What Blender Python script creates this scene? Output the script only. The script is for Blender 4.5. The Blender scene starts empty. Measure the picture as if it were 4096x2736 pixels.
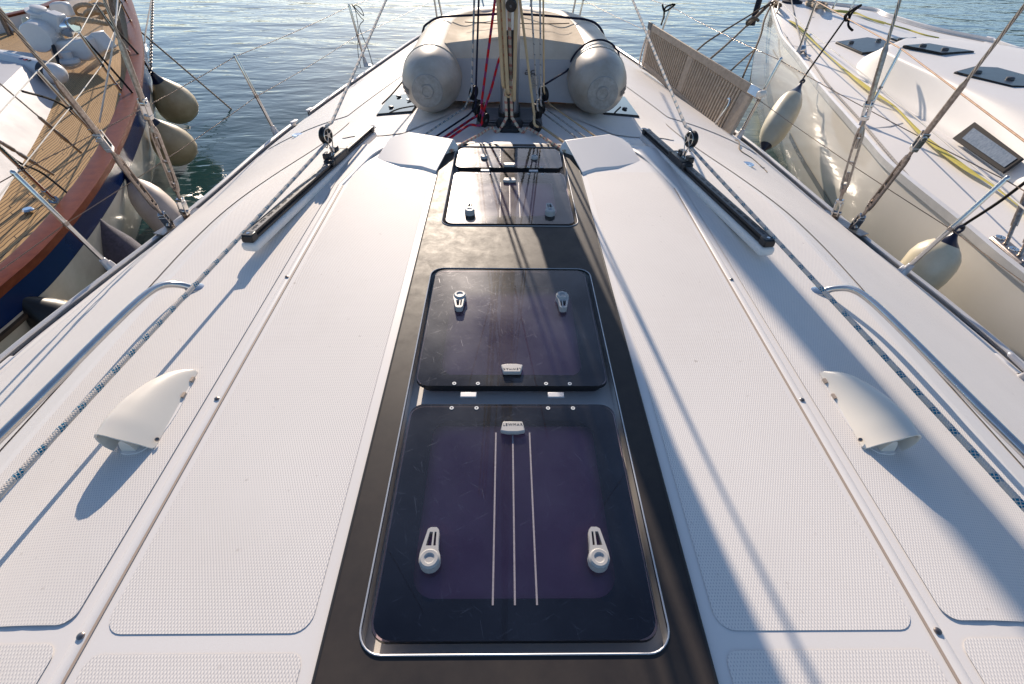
import bpy, bmesh, math, random
from mathutils import Vector, Matrix
random.seed(7)
V=Vector; R=math.radians; PI=math.pi
S=bpy.context.scene; COL=S.collection
# ---------------------------------------------------------------- camera
FPX=1949.2; PITCH=.742108; YAW=.0217; ROLL=.018425
cp,sp=math.cos(PITCH),math.sin(PITCH)
CF=V((math.sin(YAW)*cp,math.cos(YAW)*cp,-sp)); r0=V((math.cos(YAW),-math.sin(YAW),0)); u0=r0.cross(CF)
CR=r0*math.cos(ROLL)+u0*math.sin(ROLL); CU=CR.cross(CF); C0=V((-.02218,0,1.0))
cam=bpy.data.cameras.new('camera'); co=bpy.data.objects.new('camera',cam); COL.objects.link(co)
co.matrix_world=Matrix(((CR.x,CU.x,-CF.x,C0.x),(CR.y,CU.y,-CF.y,C0.y),(CR.z,CU.z,-CF.z,C0.z),(0,0,0,1)))
cam.sensor_width=36; cam.lens=FPX/4096*36; cam.clip_start=.02; cam.clip_end=5000; S.camera=co
K=4096/2347
def ray(px,py): return CF+CR*((px*K-2048)/FPX)-CU*((py*K-1368)/FPX)      # survey of the photograph: a sight line
def pz(px,py,z): d=ray(px,py); return C0+d*((z-1)/d.z)
def py_(px,py,y): d=ray(px,py); return C0+d*(y/d.y)
def px_(px,py,x): d=ray(px,py); return C0+d*((x-C0.x)/d.x)
def nz(a,b,z): return pz(a/K,b/K,z)
def ny(a,b,y): return py_(a/K,b/K,y)
def nx(a,b,x): return px_(a/K,b/K,x)
def sm(a,b,t): t=max(0,min(1,(t-a)/(b-a))); return t*t*(3-2*t)
def lerp(a,b,t): return a+(b-a)*t
def interp(x,xs,ys):
    if x<=xs[0]: return ys[0]
    for i in range(len(xs)-1):
        if x<=xs[i+1]: return lerp(ys[i],ys[i+1],(x-xs[i])/(xs[i+1]-xs[i]))
    return ys[-1]
def cubic(x,xs,ys):                       # smooth interpolation
    if x<=xs[0]: return ys[0]
    if x>=xs[-1]: return ys[-1]
    n=len(xs)
    for i in range(n-1):
        if x<=xs[i+1]:
            h=xs[i+1]-xs[i]; t=(x-xs[i])/h
            def m(j):
                if j==0: return (ys[1]-ys[0])/(xs[1]-xs[0])
                if j==n-1: return (ys[-1]-ys[-2])/(xs[-1]-xs[-2])
                return .5*((ys[j+1]-ys[j])/(xs[j+1]-xs[j])+(ys[j]-ys[j-1])/(xs[j]-xs[j-1]))
            a,b=m(i)*h,m(i+1)*h
            return (2*t**3-3*t*t+1)*ys[i]+(t**3-2*t*t+t)*a+(-2*t**3+3*t*t)*ys[i+1]+(t**3-t*t)*b
# ---------------------------------------------------------------- materials
def newmat(name):
    m=bpy.data.materials.new(name); m.use_nodes=True; nt=m.node_tree
    return m,nt,nt.nodes['Principled BSDF']
def sock(b,k,v):
    if k in b.inputs: b.inputs[k].default_value=v
def N(nt,t,**kw):
    n=nt.nodes.new(t)
    for k,v in kw.items():
        if k.startswith('i_'): n.inputs[int(k[2:])].default_value=v
        else: setattr(n,k,v)
    return n
def c4(c): return (c[0],c[1],c[2],1)
def mat(name,col,rough=.5,metal=0,var=.0,vscale=6,bump=0,bscale=40,coat=0,spec=.5,col2=None,sheen=0):
    m,nt,b=newmat(name); sock(b,'Base Color',c4(col)); sock(b,'Roughness',rough); sock(b,'Metallic',metal)
    sock(b,'Coat Weight',coat); sock(b,'Specular IOR Level',spec); sock(b,'Sheen Weight',sheen)
    tc=N(nt,'ShaderNodeTexCoord')
    if var or col2:
        n=N(nt,'ShaderNodeTexNoise'); n.inputs['Scale'].default_value=vscale; n.inputs['Detail'].default_value=6; n.inputs['Roughness'].default_value=.65
        nt.links.new(tc.outputs['Object'],n.inputs['Vector'])
        r=N(nt,'ShaderNodeValToRGB'); a=col2 or tuple(c*(1-var) for c in col)
        r.color_ramp.elements[0].position=.35; r.color_ramp.elements[1].position=.68
        r.color_ramp.elements[0].color=c4(a); r.color_ramp.elements[1].color=c4(col)
        nt.links.new(n.outputs['Fac'],r.inputs['Fac']); nt.links.new(r.outputs['Color'],b.inputs['Base Color'])
        mr=N(nt,'ShaderNodeMapRange'); mr.inputs['To Min'].default_value=min(1,rough*1.25); mr.inputs['To Max'].default_value=rough*.85
        nt.links.new(n.outputs['Fac'],mr.inputs['Value']); nt.links.new(mr.outputs['Result'],b.inputs['Roughness'])
    if bump:
        n2=N(nt,'ShaderNodeTexNoise'); n2.inputs['Scale'].default_value=bscale; n2.inputs['Detail'].default_value=4
        nt.links.new(tc.outputs['Object'],n2.inputs['Vector'])
        bp=N(nt,'ShaderNodeBump'); bp.inputs['Strength'].default_value=bump; bp.inputs['Distance'].default_value=.004
        nt.links.new(n2.outputs['Fac'],bp.inputs['Height']); nt.links.new(bp.outputs['Normal'],b.inputs['Normal'])
    return m
def math_(nt,op,a,b=None,c=None):
    n=N(nt,'ShaderNodeMath',operation=op)
    for i,v in enumerate((a,b,c)):
        if v is None: continue
        if isinstance(v,(int,float)): n.inputs[i].default_value=v
        else: nt.links.new(v,n.inputs[i])
    return n.outputs[0]
def mixc(nt,f,a,b):
    n=N(nt,'ShaderNodeMix',data_type='RGBA')
    if isinstance(f,(int,float)): n.inputs[0].default_value=f
    else: nt.links.new(f,n.inputs[0])
    for i,v in ((6,a),(7,b)):
        if isinstance(v,tuple): n.inputs[i].default_value=c4(v)
        else: nt.links.new(v,n.inputs[i])
    return n.outputs[2]
def rope_mat(name,base,fleck=None,period=.045,duty=.35,fleck2=None,dirty=.25,strand=False,rough=.85):
    """braided line: fleck groups at regular spacing, small check of the braid, bump of the strands"""
    m,nt,b=newmat(name); sock(b,'Roughness',rough); sock(b,'Specular IOR Level',.2)
    uv=N(nt,'ShaderNodeUVMap'); sx=N(nt,'ShaderNodeSeparateXYZ'); nt.links.new(uv.outputs['UV'],sx.inputs[0]); u,v=sx.outputs[0],sx.outputs[1]
    tc=N(nt,'ShaderNodeTexCoord'); no=N(nt,'ShaderNodeTexNoise'); no.inputs['Scale'].default_value=25; no.inputs['Detail'].default_value=5
    nt.links.new(tc.outputs['Object'],no.inputs['Vector'])
    col=mixc(nt,math_(nt,'MULTIPLY',no.outputs['Fac'],dirty*2),base,tuple(c*.45 for c in base))
    if fleck:
        fr=math_(nt,'FRACT',math_(nt,'ADD',math_(nt,'DIVIDE',v,period),math_(nt,'MULTIPLY',u,.22)))
        grp=math_(nt,'LESS_THAN',fr,duty)
        k=math_(nt,'FRACT',math_(nt,'ADD',math_(nt,'MULTIPLY',v,1/(period*.14)),math_(nt,'MULTIPLY',u,3)))
        k2=math_(nt,'FRACT',math_(nt,'SUBTRACT',math_(nt,'MULTIPLY',u,6),math_(nt,'MULTIPLY',v,.5/(period*.14))))
        chk=math_(nt,'MULTIPLY',math_(nt,'GREATER_THAN',k,.25),math_(nt,'GREATER_THAN',k2,.22))
        col=mixc(nt,math_(nt,'MULTIPLY',grp,chk),col,fleck)
        if fleck2:
            g2=math_(nt,'MULTIPLY',math_(nt,'GREATER_THAN',fr,.72),math_(nt,'GREATER_THAN',k2,.45)); col=mixc(nt,g2,col,fleck2)
    nt.links.new(col,b.inputs['Base Color'])
    if strand:
        h=math_(nt,'SINE',math_(nt,'MULTIPLY',math_(nt,'ADD',math_(nt,'MULTIPLY',u,3),math_(nt,'MULTIPLY',v,strand)),2*PI)); d=.004
    else:
        s1=math_(nt,'SINE',math_(nt,'MULTIPLY',math_(nt,'ADD',math_(nt,'MULTIPLY',u,6),math_(nt,'MULTIPLY',v,150)),2*PI))
        s2=math_(nt,'SINE',math_(nt,'MULTIPLY',math_(nt,'SUBTRACT',math_(nt,'MULTIPLY',u,6),math_(nt,'MULTIPLY',v,150)),2*PI))
        h=math_(nt,'MAXIMUM',s1,s2); d=.0006
    bp=N(nt,'ShaderNodeBump'); bp.inputs['Strength'].default_value=.8; bp.inputs['Distance'].default_value=d
    nt.links.new(h,bp.inputs['Height']); nt.links.new(bp.outputs['Normal'],b.inputs['Normal'])
    return m
def wire_mat(name,col,rough,k=28,dark=.25):
    m,nt,b=newmat(name); sock(b,'Metallic',.85); sock(b,'Roughness',rough)
    uv=N(nt,'ShaderNodeUVMap'); sx=N(nt,'ShaderNodeSeparateXYZ'); nt.links.new(uv.outputs['UV'],sx.inputs[0])
    h=math_(nt,'SINE',math_(nt,'MULTIPLY',math_(nt,'ADD',math_(nt,'MULTIPLY',sx.outputs[0],5),math_(nt,'MULTIPLY',sx.outputs[1],k)),2*PI))
    f=math_(nt,'LESS_THAN',h,-.55)
    nt.links.new(mixc(nt,f,col,tuple(c*dark for c in col)),b.inputs['Base Color'])
    bp=N(nt,'ShaderNodeBump'); bp.inputs['Strength'].default_value=.7; bp.inputs['Distance'].default_value=.002
    nt.links.new(h,bp.inputs['Height']); nt.links.new(bp.outputs['Normal'],b.inputs['Normal'])
    return m
M={}
M['gel']=mat('white_gelcoat',(.79,.755,.72),.45,var=.04,vscale=1.3,spec=.35)
M['gel_cream']=mat('cream_gelcoat',(.74,.70,.63),.2,var=.05,vscale=2,coat=.35)
def nonskid():
    m,nt,b=newmat('antislip_gelcoat'); sock(b,'Roughness',.6); sock(b,'Specular IOR Level',.2)
    tc=N(nt,'ShaderNodeTexCoord'); sx=N(nt,'ShaderNodeSeparateXYZ'); nt.links.new(tc.outputs['Object'],sx.inputs[0])
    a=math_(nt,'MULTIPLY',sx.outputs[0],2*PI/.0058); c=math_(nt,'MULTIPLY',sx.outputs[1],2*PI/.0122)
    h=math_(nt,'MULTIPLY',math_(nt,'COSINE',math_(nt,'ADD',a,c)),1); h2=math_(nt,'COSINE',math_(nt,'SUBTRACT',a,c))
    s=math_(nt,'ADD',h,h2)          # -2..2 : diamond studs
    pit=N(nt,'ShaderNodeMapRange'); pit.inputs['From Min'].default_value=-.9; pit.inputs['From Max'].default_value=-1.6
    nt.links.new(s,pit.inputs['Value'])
    n=N(nt,'ShaderNodeTexNoise'); n.inputs['Scale'].default_value=2.2; n.inputs['Detail'].default_value=7; nt.links.new(tc.outputs['Object'],n.inputs['Vector'])
    base=mixc(nt,n.outputs['Fac'],(.83,.785,.735),(.75,.705,.655))
    n5=N(nt,'ShaderNodeTexNoise'); n5.inputs['Scale'].default_value=38; n5.inputs['Detail'].default_value=3; nt.links.new(tc.outputs['Object'],n5.inputs['Vector'])
    sp=N(nt,'ShaderNodeMapRange'); sp.inputs['From Min'].default_value=.70; sp.inputs['From Max'].default_value=.78; nt.links.new(n5.outputs['Fac'],sp.inputs['Value'])
    n6=N(nt,'ShaderNodeTexNoise'); n6.inputs['Scale'].default_value=.9; n6.inputs['Detail'].default_value=8; n6.inputs['Roughness'].default_value=.7; nt.links.new(tc.outputs['Object'],n6.inputs['Vector'])
    gr=N(nt,'ShaderNodeMapRange'); gr.inputs['From Min'].default_value=.50; gr.inputs['From Max'].default_value=.72; gr.inputs['To Max'].default_value=.35; nt.links.new(n6.outputs['Fac'],gr.inputs['Value'])
    base=mixc(nt,gr.outputs[0],base,(.64,.59,.53)); base=mixc(nt,math_(nt,'MULTIPLY',sp.outputs[0],.5),base,(.36,.31,.27))
    nt.links.new(mixc(nt,math_(nt,'MULTIPLY',pit.outputs[0],math_(nt,'ADD',math_(nt,'MULTIPLY',n.outputs['Fac'],.5),.28)),base,(.30,.29,.33)),b.inputs['Base Color'])  # dimples darkened in the colour for dirt and shade, on top of the bump
    bp=N(nt,'ShaderNodeBump'); bp.inputs['Strength'].default_value=.3; bp.inputs['Distance'].default_value=.0004
    nt.links.new(s,bp.inputs['Height']); nt.links.new(bp.outputs['Normal'],b.inputs['Normal'])
    return m
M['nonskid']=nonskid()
M['fine_skid']=mat('fine_antislip_gelcoat',(.73,.70,.67),.5,var=.05,vscale=3,bump=.15,bscale=400)
M['slate']=mat('dark_grey_deck_paint',(.050,.041,.036),.5,col2=(.030,.026,.026),vscale=7,spec=.24)
def mottle(m,lo,hi,sc):
    nt=m.node_tree; b=nt.nodes['Principled BSDF']; tc=N(nt,'ShaderNodeTexCoord'); n=N(nt,'ShaderNodeTexNoise'); n.inputs['Scale'].default_value=sc; n.inputs['Detail'].default_value=10; n.inputs['Roughness'].default_value=.75; n.inputs['Distortion'].default_value=.3
    nt.links.new(tc.outputs['Object'],n.inputs['Vector']); r=N(nt,'ShaderNodeMapRange'); r.inputs['From Min'].default_value=.35; r.inputs['From Max'].default_value=.65; r.inputs['To Min'].default_value=lo; r.inputs['To Max'].default_value=hi
    nt.links.new(n.outputs['Fac'],r.inputs['Value']); nt.links.new(r.outputs[0],b.inputs['Roughness'])
mottle(M['slate'],.46,.58,16)
M['steel']=mat('polished_stainless',(.62,.60,.58),.13,metal=1,var=.15,vscale=20)
M['steel_worn']=mat('worn_stainless',(.42,.37,.33),.32,metal=1,col2=(.22,.18,.16),vscale=60)
M['alu']=mat('anodised_aluminium',(.74,.73,.72),.38,metal=.45,var=.15,vscale=7)
M['gasket']=mat('grey_rubber_gasket',(.05,.052,.06),.6)
M['alu_grey']=mat('grey_cast_aluminium',(.52,.52,.54),.4,metal=.35,var=.1)
M['black']=mat('black_plastic',(.012,.012,.014),.38,var=.2)
M['rubber']=mat('black_rubber',(.018,.018,.02),.65)
M['handle']=mat('light_grey_plastic',(.42,.41,.40),.42,var=.08,vscale=40)
M['darkgrey']=mat('dark_grey_plastic',(.06,.065,.075),.45)
M['seal']=mat('tan_sealant',(.42,.33,.26),.6)
M['orange']=mat('orange_flange',(.35,.12,.03),.6)
M['vent']=mat('ivory_plastic',(.77,.71,.62),.35,var=.04,vscale=8)
M['fab']=mat('beige_inflatable_fabric',(.52,.41,.285),.7,spec=.15,col2=(.40,.31,.21),vscale=3.5,bump=.1,bscale=30)
M['tube']=mat('grey_inflatable_fabric',(.55,.49,.41),.5,col2=(.42,.35,.27),vscale=3,bump=.08,bscale=25)
M['cone']=mat('grey_cone_plastic',(.50,.455,.395),.4,col2=(.36,.30,.24),vscale=5)
M['cap']=mat('worn_grey_rubber_patch',(.34,.325,.31),.5,col2=(.24,.225,.21),vscale=30)
M['transom']=mat('grey_dinghy_cloth',(.36,.36,.38),.6,var=.12,vscale=4)
M['teakgrey']=None
M['navy']=mat('navy_hull_paint',(.006,.022,.10),.2,var=.2,vscale=3,coat=0,spec=.35)
M['whitehull']=mat('stained_white_hull_paint',(.62,.60,.56),.22,col2=(.47,.45,.40),vscale=2.5,coat=.4)
M['fender']=mat('cream_vinyl',(.68,.62,.47),.32,col2=(.58,.50,.34),vscale=5,coat=.1)
M['fender_old']=mat('yellowed_vinyl',(.47,.38,.24),.36,col2=(.34,.26,.15),vscale=6)
M['fender_pink']=mat('weathered_white_vinyl',(.62,.53,.46),.42,col2=(.50,.41,.35),vscale=7)
M['fnavy']=mat('navy_vinyl',(.012,.014,.035),.3)
M['fur']=mat('purple_fleece',(.085,.075,.12),.95,col2=(.05,.045,.07),vscale=40,bump=1,bscale=220,sheen=.6)
M['bwht']=mat('white_painted_metal',(.66,.66,.66),.35,var=.08,vscale=6)
M['cabin']=mat('white_cabin_paint',(.50,.50,.52),.6,var=.07,vscale=4)
M['chrome']=mat('chrome',(.75,.75,.75),.07,metal=1)
M['blue']=mat('navy_canvas',(.012,.014,.03),.8)
M['yellow']=mat('yellow_webbing',(.62,.52,.10),.75,var=.15,vscale=30,bump=.4,bscale=300)
M['foreglass']=mat('dark_glass_pane',(.015,.018,.02),.03,spec=.5)
mseam=mat('grey_deck_seam',(.50,.49,.48),.5)  # one flat grey for the deck seam lines
M['framedark']=mat('dark_grey_window_frame',(.045,.042,.042),.8,spec=.15)
M['winglass']=mat('grey_window_glass',(.13,.16,.20),.12,col2=(.22,.25,.29),vscale=45,coat=.5)
M['acryl']=mat('dark_acrylic',(.022,.026,.034),.28,col2=(.03,.034,.045),vscale=8,spec=.18)
M['blind']=mat('pale_purple_blind',(.74,.44,.54),.8,var=.15,vscale=5)
M['white']=mat('white_plastic',(.7,.7,.68),.35)
M['red']=mat('red_print',(.5,.04,.03),.5); M['ink']=mat('grey_ink',(.10,.10,.10),.6); M['blueink']=mat('blue_print',(.03,.06,.25),.5)
M['sheet']=rope_mat('grey_rope_with_blue_flecks',(.66,.60,.54),(.0,.15,.27),.062,.36,dirty=.16)
M['sheet2']=rope_mat('blue_grey_control_line',(.55,.52,.48),(.02,.12,.2),.045,.45)
M['navyrope']=rope_mat('navy_rope',(.016,.018,.04))
M['redrope']=rope_mat('red_rope_with_blue_flecks',(.50,.012,.018),(.05,.05,.18),.07,.45)
M['cream']=rope_mat('cream_rope',(.66,.48,.28),dirty=.3)
M['creamred']=rope_mat('cream_rope_with_red_flecks',(.60,.50,.38),(.42,.03,.03),.04,.35)
M['whitered']=rope_mat('white_rope_with_red_flecks',(.62,.58,.54),(.32,.015,.02),.06,.42)
M['whiteblk']=rope_mat('white_rope_with_dark_flecks',(.48,.45,.42),(.05,.06,.09),.05,.12)
M['railrope']=rope_mat('white_rope_with_red_and_blue_flecks',(.72,.69,.66),(.05,.10,.22),.03,.3,(.45,.05,.04))
M['blackcord']=rope_mat('black_cord',(.014,.013,.013))
M['brownrope']=rope_mat('brown_rope',(.12,.08,.05)); M['greyrope']=rope_mat('grey_brown_mooring_rope',(.20,.16,.12))
M['laid']=rope_mat('laid_tan_rope',(.42,.34,.25),strand=22); M['coil']=rope_mat('weathered_grey_rope',(.27,.22,.18),strand=40)
M['wire']=wire_mat('stainless_wire_rope',(.42,.38,.34),.3,22); M['wirethin']=wire_mat('thin_lifeline_wire',(.36,.27,.21),.35,60)
M['wirewhite']=mat('coated_lifeline',(.62,.58,.52),.35); M['wirerust']=mat('rusty_coated_lifeline',(.50,.29,.14),.5,col2=(.32,.15,.07),vscale=30)
M['chain']=mat('galvanised_chain',(.16,.16,.165),.5,metal=.6)
def wood(name,a,b_,scale=3,rough=.3,coat=0,stretch=(1,.06,1),uv=False,bump=.1):
    m,nt,b=newmat(name); sock(b,'Roughness',rough); sock(b,'Coat Weight',coat)
    tc=N(nt,'ShaderNodeTexCoord'); mp=N(nt,'ShaderNodeMapping'); mp.inputs['Scale'].default_value=stretch
    if uv: q=N(nt,'ShaderNodeUVMap'); nt.links.new(q.outputs[0],mp.inputs[0])
    else: nt.links.new(tc.outputs['Object'],mp.inputs[0])
    n=N(nt,'ShaderNodeTexNoise'); n.inputs['Scale'].default_value=scale*12; n.inputs['Detail'].default_value=8; n.inputs['Roughness'].default_value=.7
    nt.links.new(mp.outputs[0],n.inputs['Vector'])
    r=N(nt,'ShaderNodeValToRGB'); r.color_ramp.elements[0].position=.3; r.color_ramp.elements[1].position=.72
    r.color_ramp.elements[0].color=c4(a); r.color_ramp.elements[1].color=c4(b_)
    nt.links.new(n.outputs['Fac'],r.inputs['Fac']); nt.links.new(r.outputs[0],b.inputs['Base Color'])
    bp=N(nt,'ShaderNodeBump'); bp.inputs['Strength'].default_value=bump; bp.inputs['Distance'].default_value=.003
    nt.links.new(n.outputs['Fac'],bp.inputs['Height']); nt.links.new(bp.outputs[0],b.inputs['Normal'])
    return m,nt,b,r
M['mahog']=wood('varnished_mahogany',(.095,.021,.010),(.19,.050,.020),2,.42,.0,(2,.5,2),True)[0]
M['teakgrey']=wood('weathered_teak',(.32,.25,.185),(.52,.42,.32),2.5,.75,0,(.25,1,1),False,.5)[0]
M['darkwood']=wood('dark_rubbing_strake_wood',(.03,.02,.014),(.07,.045,.03),2,.7,0,(2,.3,2),True)[0]
def teakdeck():
    m,nt,b,r=wood('teak_deck_planks',(.46,.29,.135),(.56,.375,.185),1.6,.62,0,(6,.8,1),True,.2)
    uv=N(nt,'ShaderNodeUVMap'); sx=N(nt,'ShaderNodeSeparateXYZ'); nt.links.new(uv.outputs[0],sx.inputs[0])
    fr=math_(nt,'FRACT',math_(nt,'DIVIDE',sx.outputs[0],.052)); ln=math_(nt,'LESS_THAN',fr,.19)
    pk=math_(nt,'FLOOR',math_(nt,'DIVIDE',sx.outputs[0],.052)); wn=N(nt,'ShaderNodeTexWhiteNoise',noise_dimensions='1D'); nt.links.new(pk,wn.inputs['W'])
    butt=math_(nt,'LESS_THAN',math_(nt,'FRACT',math_(nt,'ADD',math_(nt,'DIVIDE',sx.outputs[1],1.4),wn.outputs['Value'])),.006)
    tone=mixc(nt,math_(nt,'MULTIPLY',wn.outputs['Value'],.35),r.outputs[0],(.30,.17,.075))
    # pairs of plugs
    dk=math_(nt,'MAXIMUM',ln,butt)
    nt.links.new(mixc(nt,dk,tone,(.02,.017,.015)),b.inputs['Base Color'])
    return m
M['teakdeck']=teakdeck(); sock(M['teakdeck'].node_tree.nodes['Principled BSDF'],'Specular IOR Level',.15); sock(M['mahog'].node_tree.nodes['Principled BSDF'],'Specular IOR Level',.14)
def hatchglass():
    m,nt,b=newmat('tinted_hatch_acrylic'); nt.nodes.remove(b); out=nt.nodes['Material Output']
    tr=N(nt,'ShaderNodeBsdfTransparent'); tr.inputs[0].default_value=(.80,.64,.74,1)
    gl=N(nt,'ShaderNodeBsdfGlossy'); gl.inputs['Roughness'].default_value=.015
    fz=N(nt,'ShaderNodeFresnel'); fz.inputs[0].default_value=1.49
    mx=N(nt,'ShaderNodeMixShader'); nt.links.new(fz.outputs[0],mx.inputs[0]); nt.links.new(tr.outputs[0],mx.inputs[1]); nt.links.new(gl.outputs[0],mx.inputs[2])
    # fine scratches and haze of an old acrylic pane
    tc=N(nt,'ShaderNodeTexCoord'); tot=None
    for rot,sc,th in ((.5,420,.72),(-.6,520,.725),(1.3,460,.73),(.1,600,.725),(2.2,380,.735),(1.8,300,.74)):
        mp=N(nt,'ShaderNodeMapping'); mp.vector_type='TEXTURE'; mp.inputs['Rotation'].default_value=(0,0,rot); mp.inputs['Scale'].default_value=(26,1,1)
        nt.links.new(tc.outputs['Object'],mp.inputs[0]); n=N(nt,'ShaderNodeTexNoise'); n.inputs['Scale'].default_value=sc; n.inputs['Detail'].default_value=2
        nt.links.new(mp.outputs[0],n.inputs['Vector']); g=math_(nt,'GREATER_THAN',n.outputs['Fac'],th)
        tot=g if tot is None else math_(nt,'MAXIMUM',tot,g)
    n=N(nt,'ShaderNodeTexNoise'); n.inputs['Scale'].default_value=5; n.inputs['Detail'].default_value=9; nt.links.new(tc.outputs['Object'],n.inputs['Vector'])
    hz=N(nt,'ShaderNodeMapRange'); hz.inputs['From Min'].default_value=.35; hz.inputs['From Max'].default_value=.8; hz.inputs['To Min'].default_value=.02; hz.inputs['To Max'].default_value=.075
    nt.links.new(n.outputs['Fac'],hz.inputs['Value'])
    fac=math_(nt,'ADD',math_(nt,'MULTIPLY',tot,.085),hz.outputs[0])
    g2=N(nt,'ShaderNodeBsdfGlossy'); g2.inputs['Roughness'].default_value=.26; g2.inputs[0].default_value=(.85,.85,.9,1)
    m2=N(nt,'ShaderNodeMixShader'); nt.links.new(fac,m2.inputs[0]); nt.links.new(mx.outputs[0],m2.inputs[1]); nt.links.new(g2.outputs[0],m2.inputs[2])
    nt.links.new(m2.outputs[0],out.inputs[0]); return m
M['hglass']=hatchglass()
def water():
    m,nt,b=newmat('harbour_water'); sock(b,'Base Color',(.014,.046,.050,1)); sock(b,'Roughness',.05); sock(b,'IOR',1.333)
    tc=N(nt,'ShaderNodeTexCoord'); prev=None
    for sc,st,dist,det,rot in ((.55,(.5,1,1),.06,1,.1),(1.5,(.5,1,1),.03,2,.15),(3.6,(.4,1,1),.012,2,-.1),(9,(.45,1,1),.0045,2,.25)):
        mp=N(nt,'ShaderNodeMapping'); mp.inputs['Scale'].default_value=st; mp.inputs['Rotation'].default_value=(0,0,rot)
        nt.links.new(tc.outputs['Object'],mp.inputs[0]); n=N(nt,'ShaderNodeTexNoise'); n.inputs['Scale'].default_value=sc; n.inputs['Detail'].default_value=det; n.inputs['Roughness'].default_value=.45
        n.inputs['Distortion'].default_value=.6
        nt.links.new(mp.outputs[0],n.inputs['Vector']); bp=N(nt,'ShaderNodeBump'); bp.inputs['Strength'].default_value=1; bp.inputs['Distance'].default_value=dist
        nt.links.new(n.outputs['Fac'],bp.inputs['Height'])
        if prev: nt.links.new(prev,bp.inputs['Normal'])
        prev=bp.outputs['Normal']
    nt.links.new(prev,b.inputs['Normal']); return m
M['water']=water()
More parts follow.
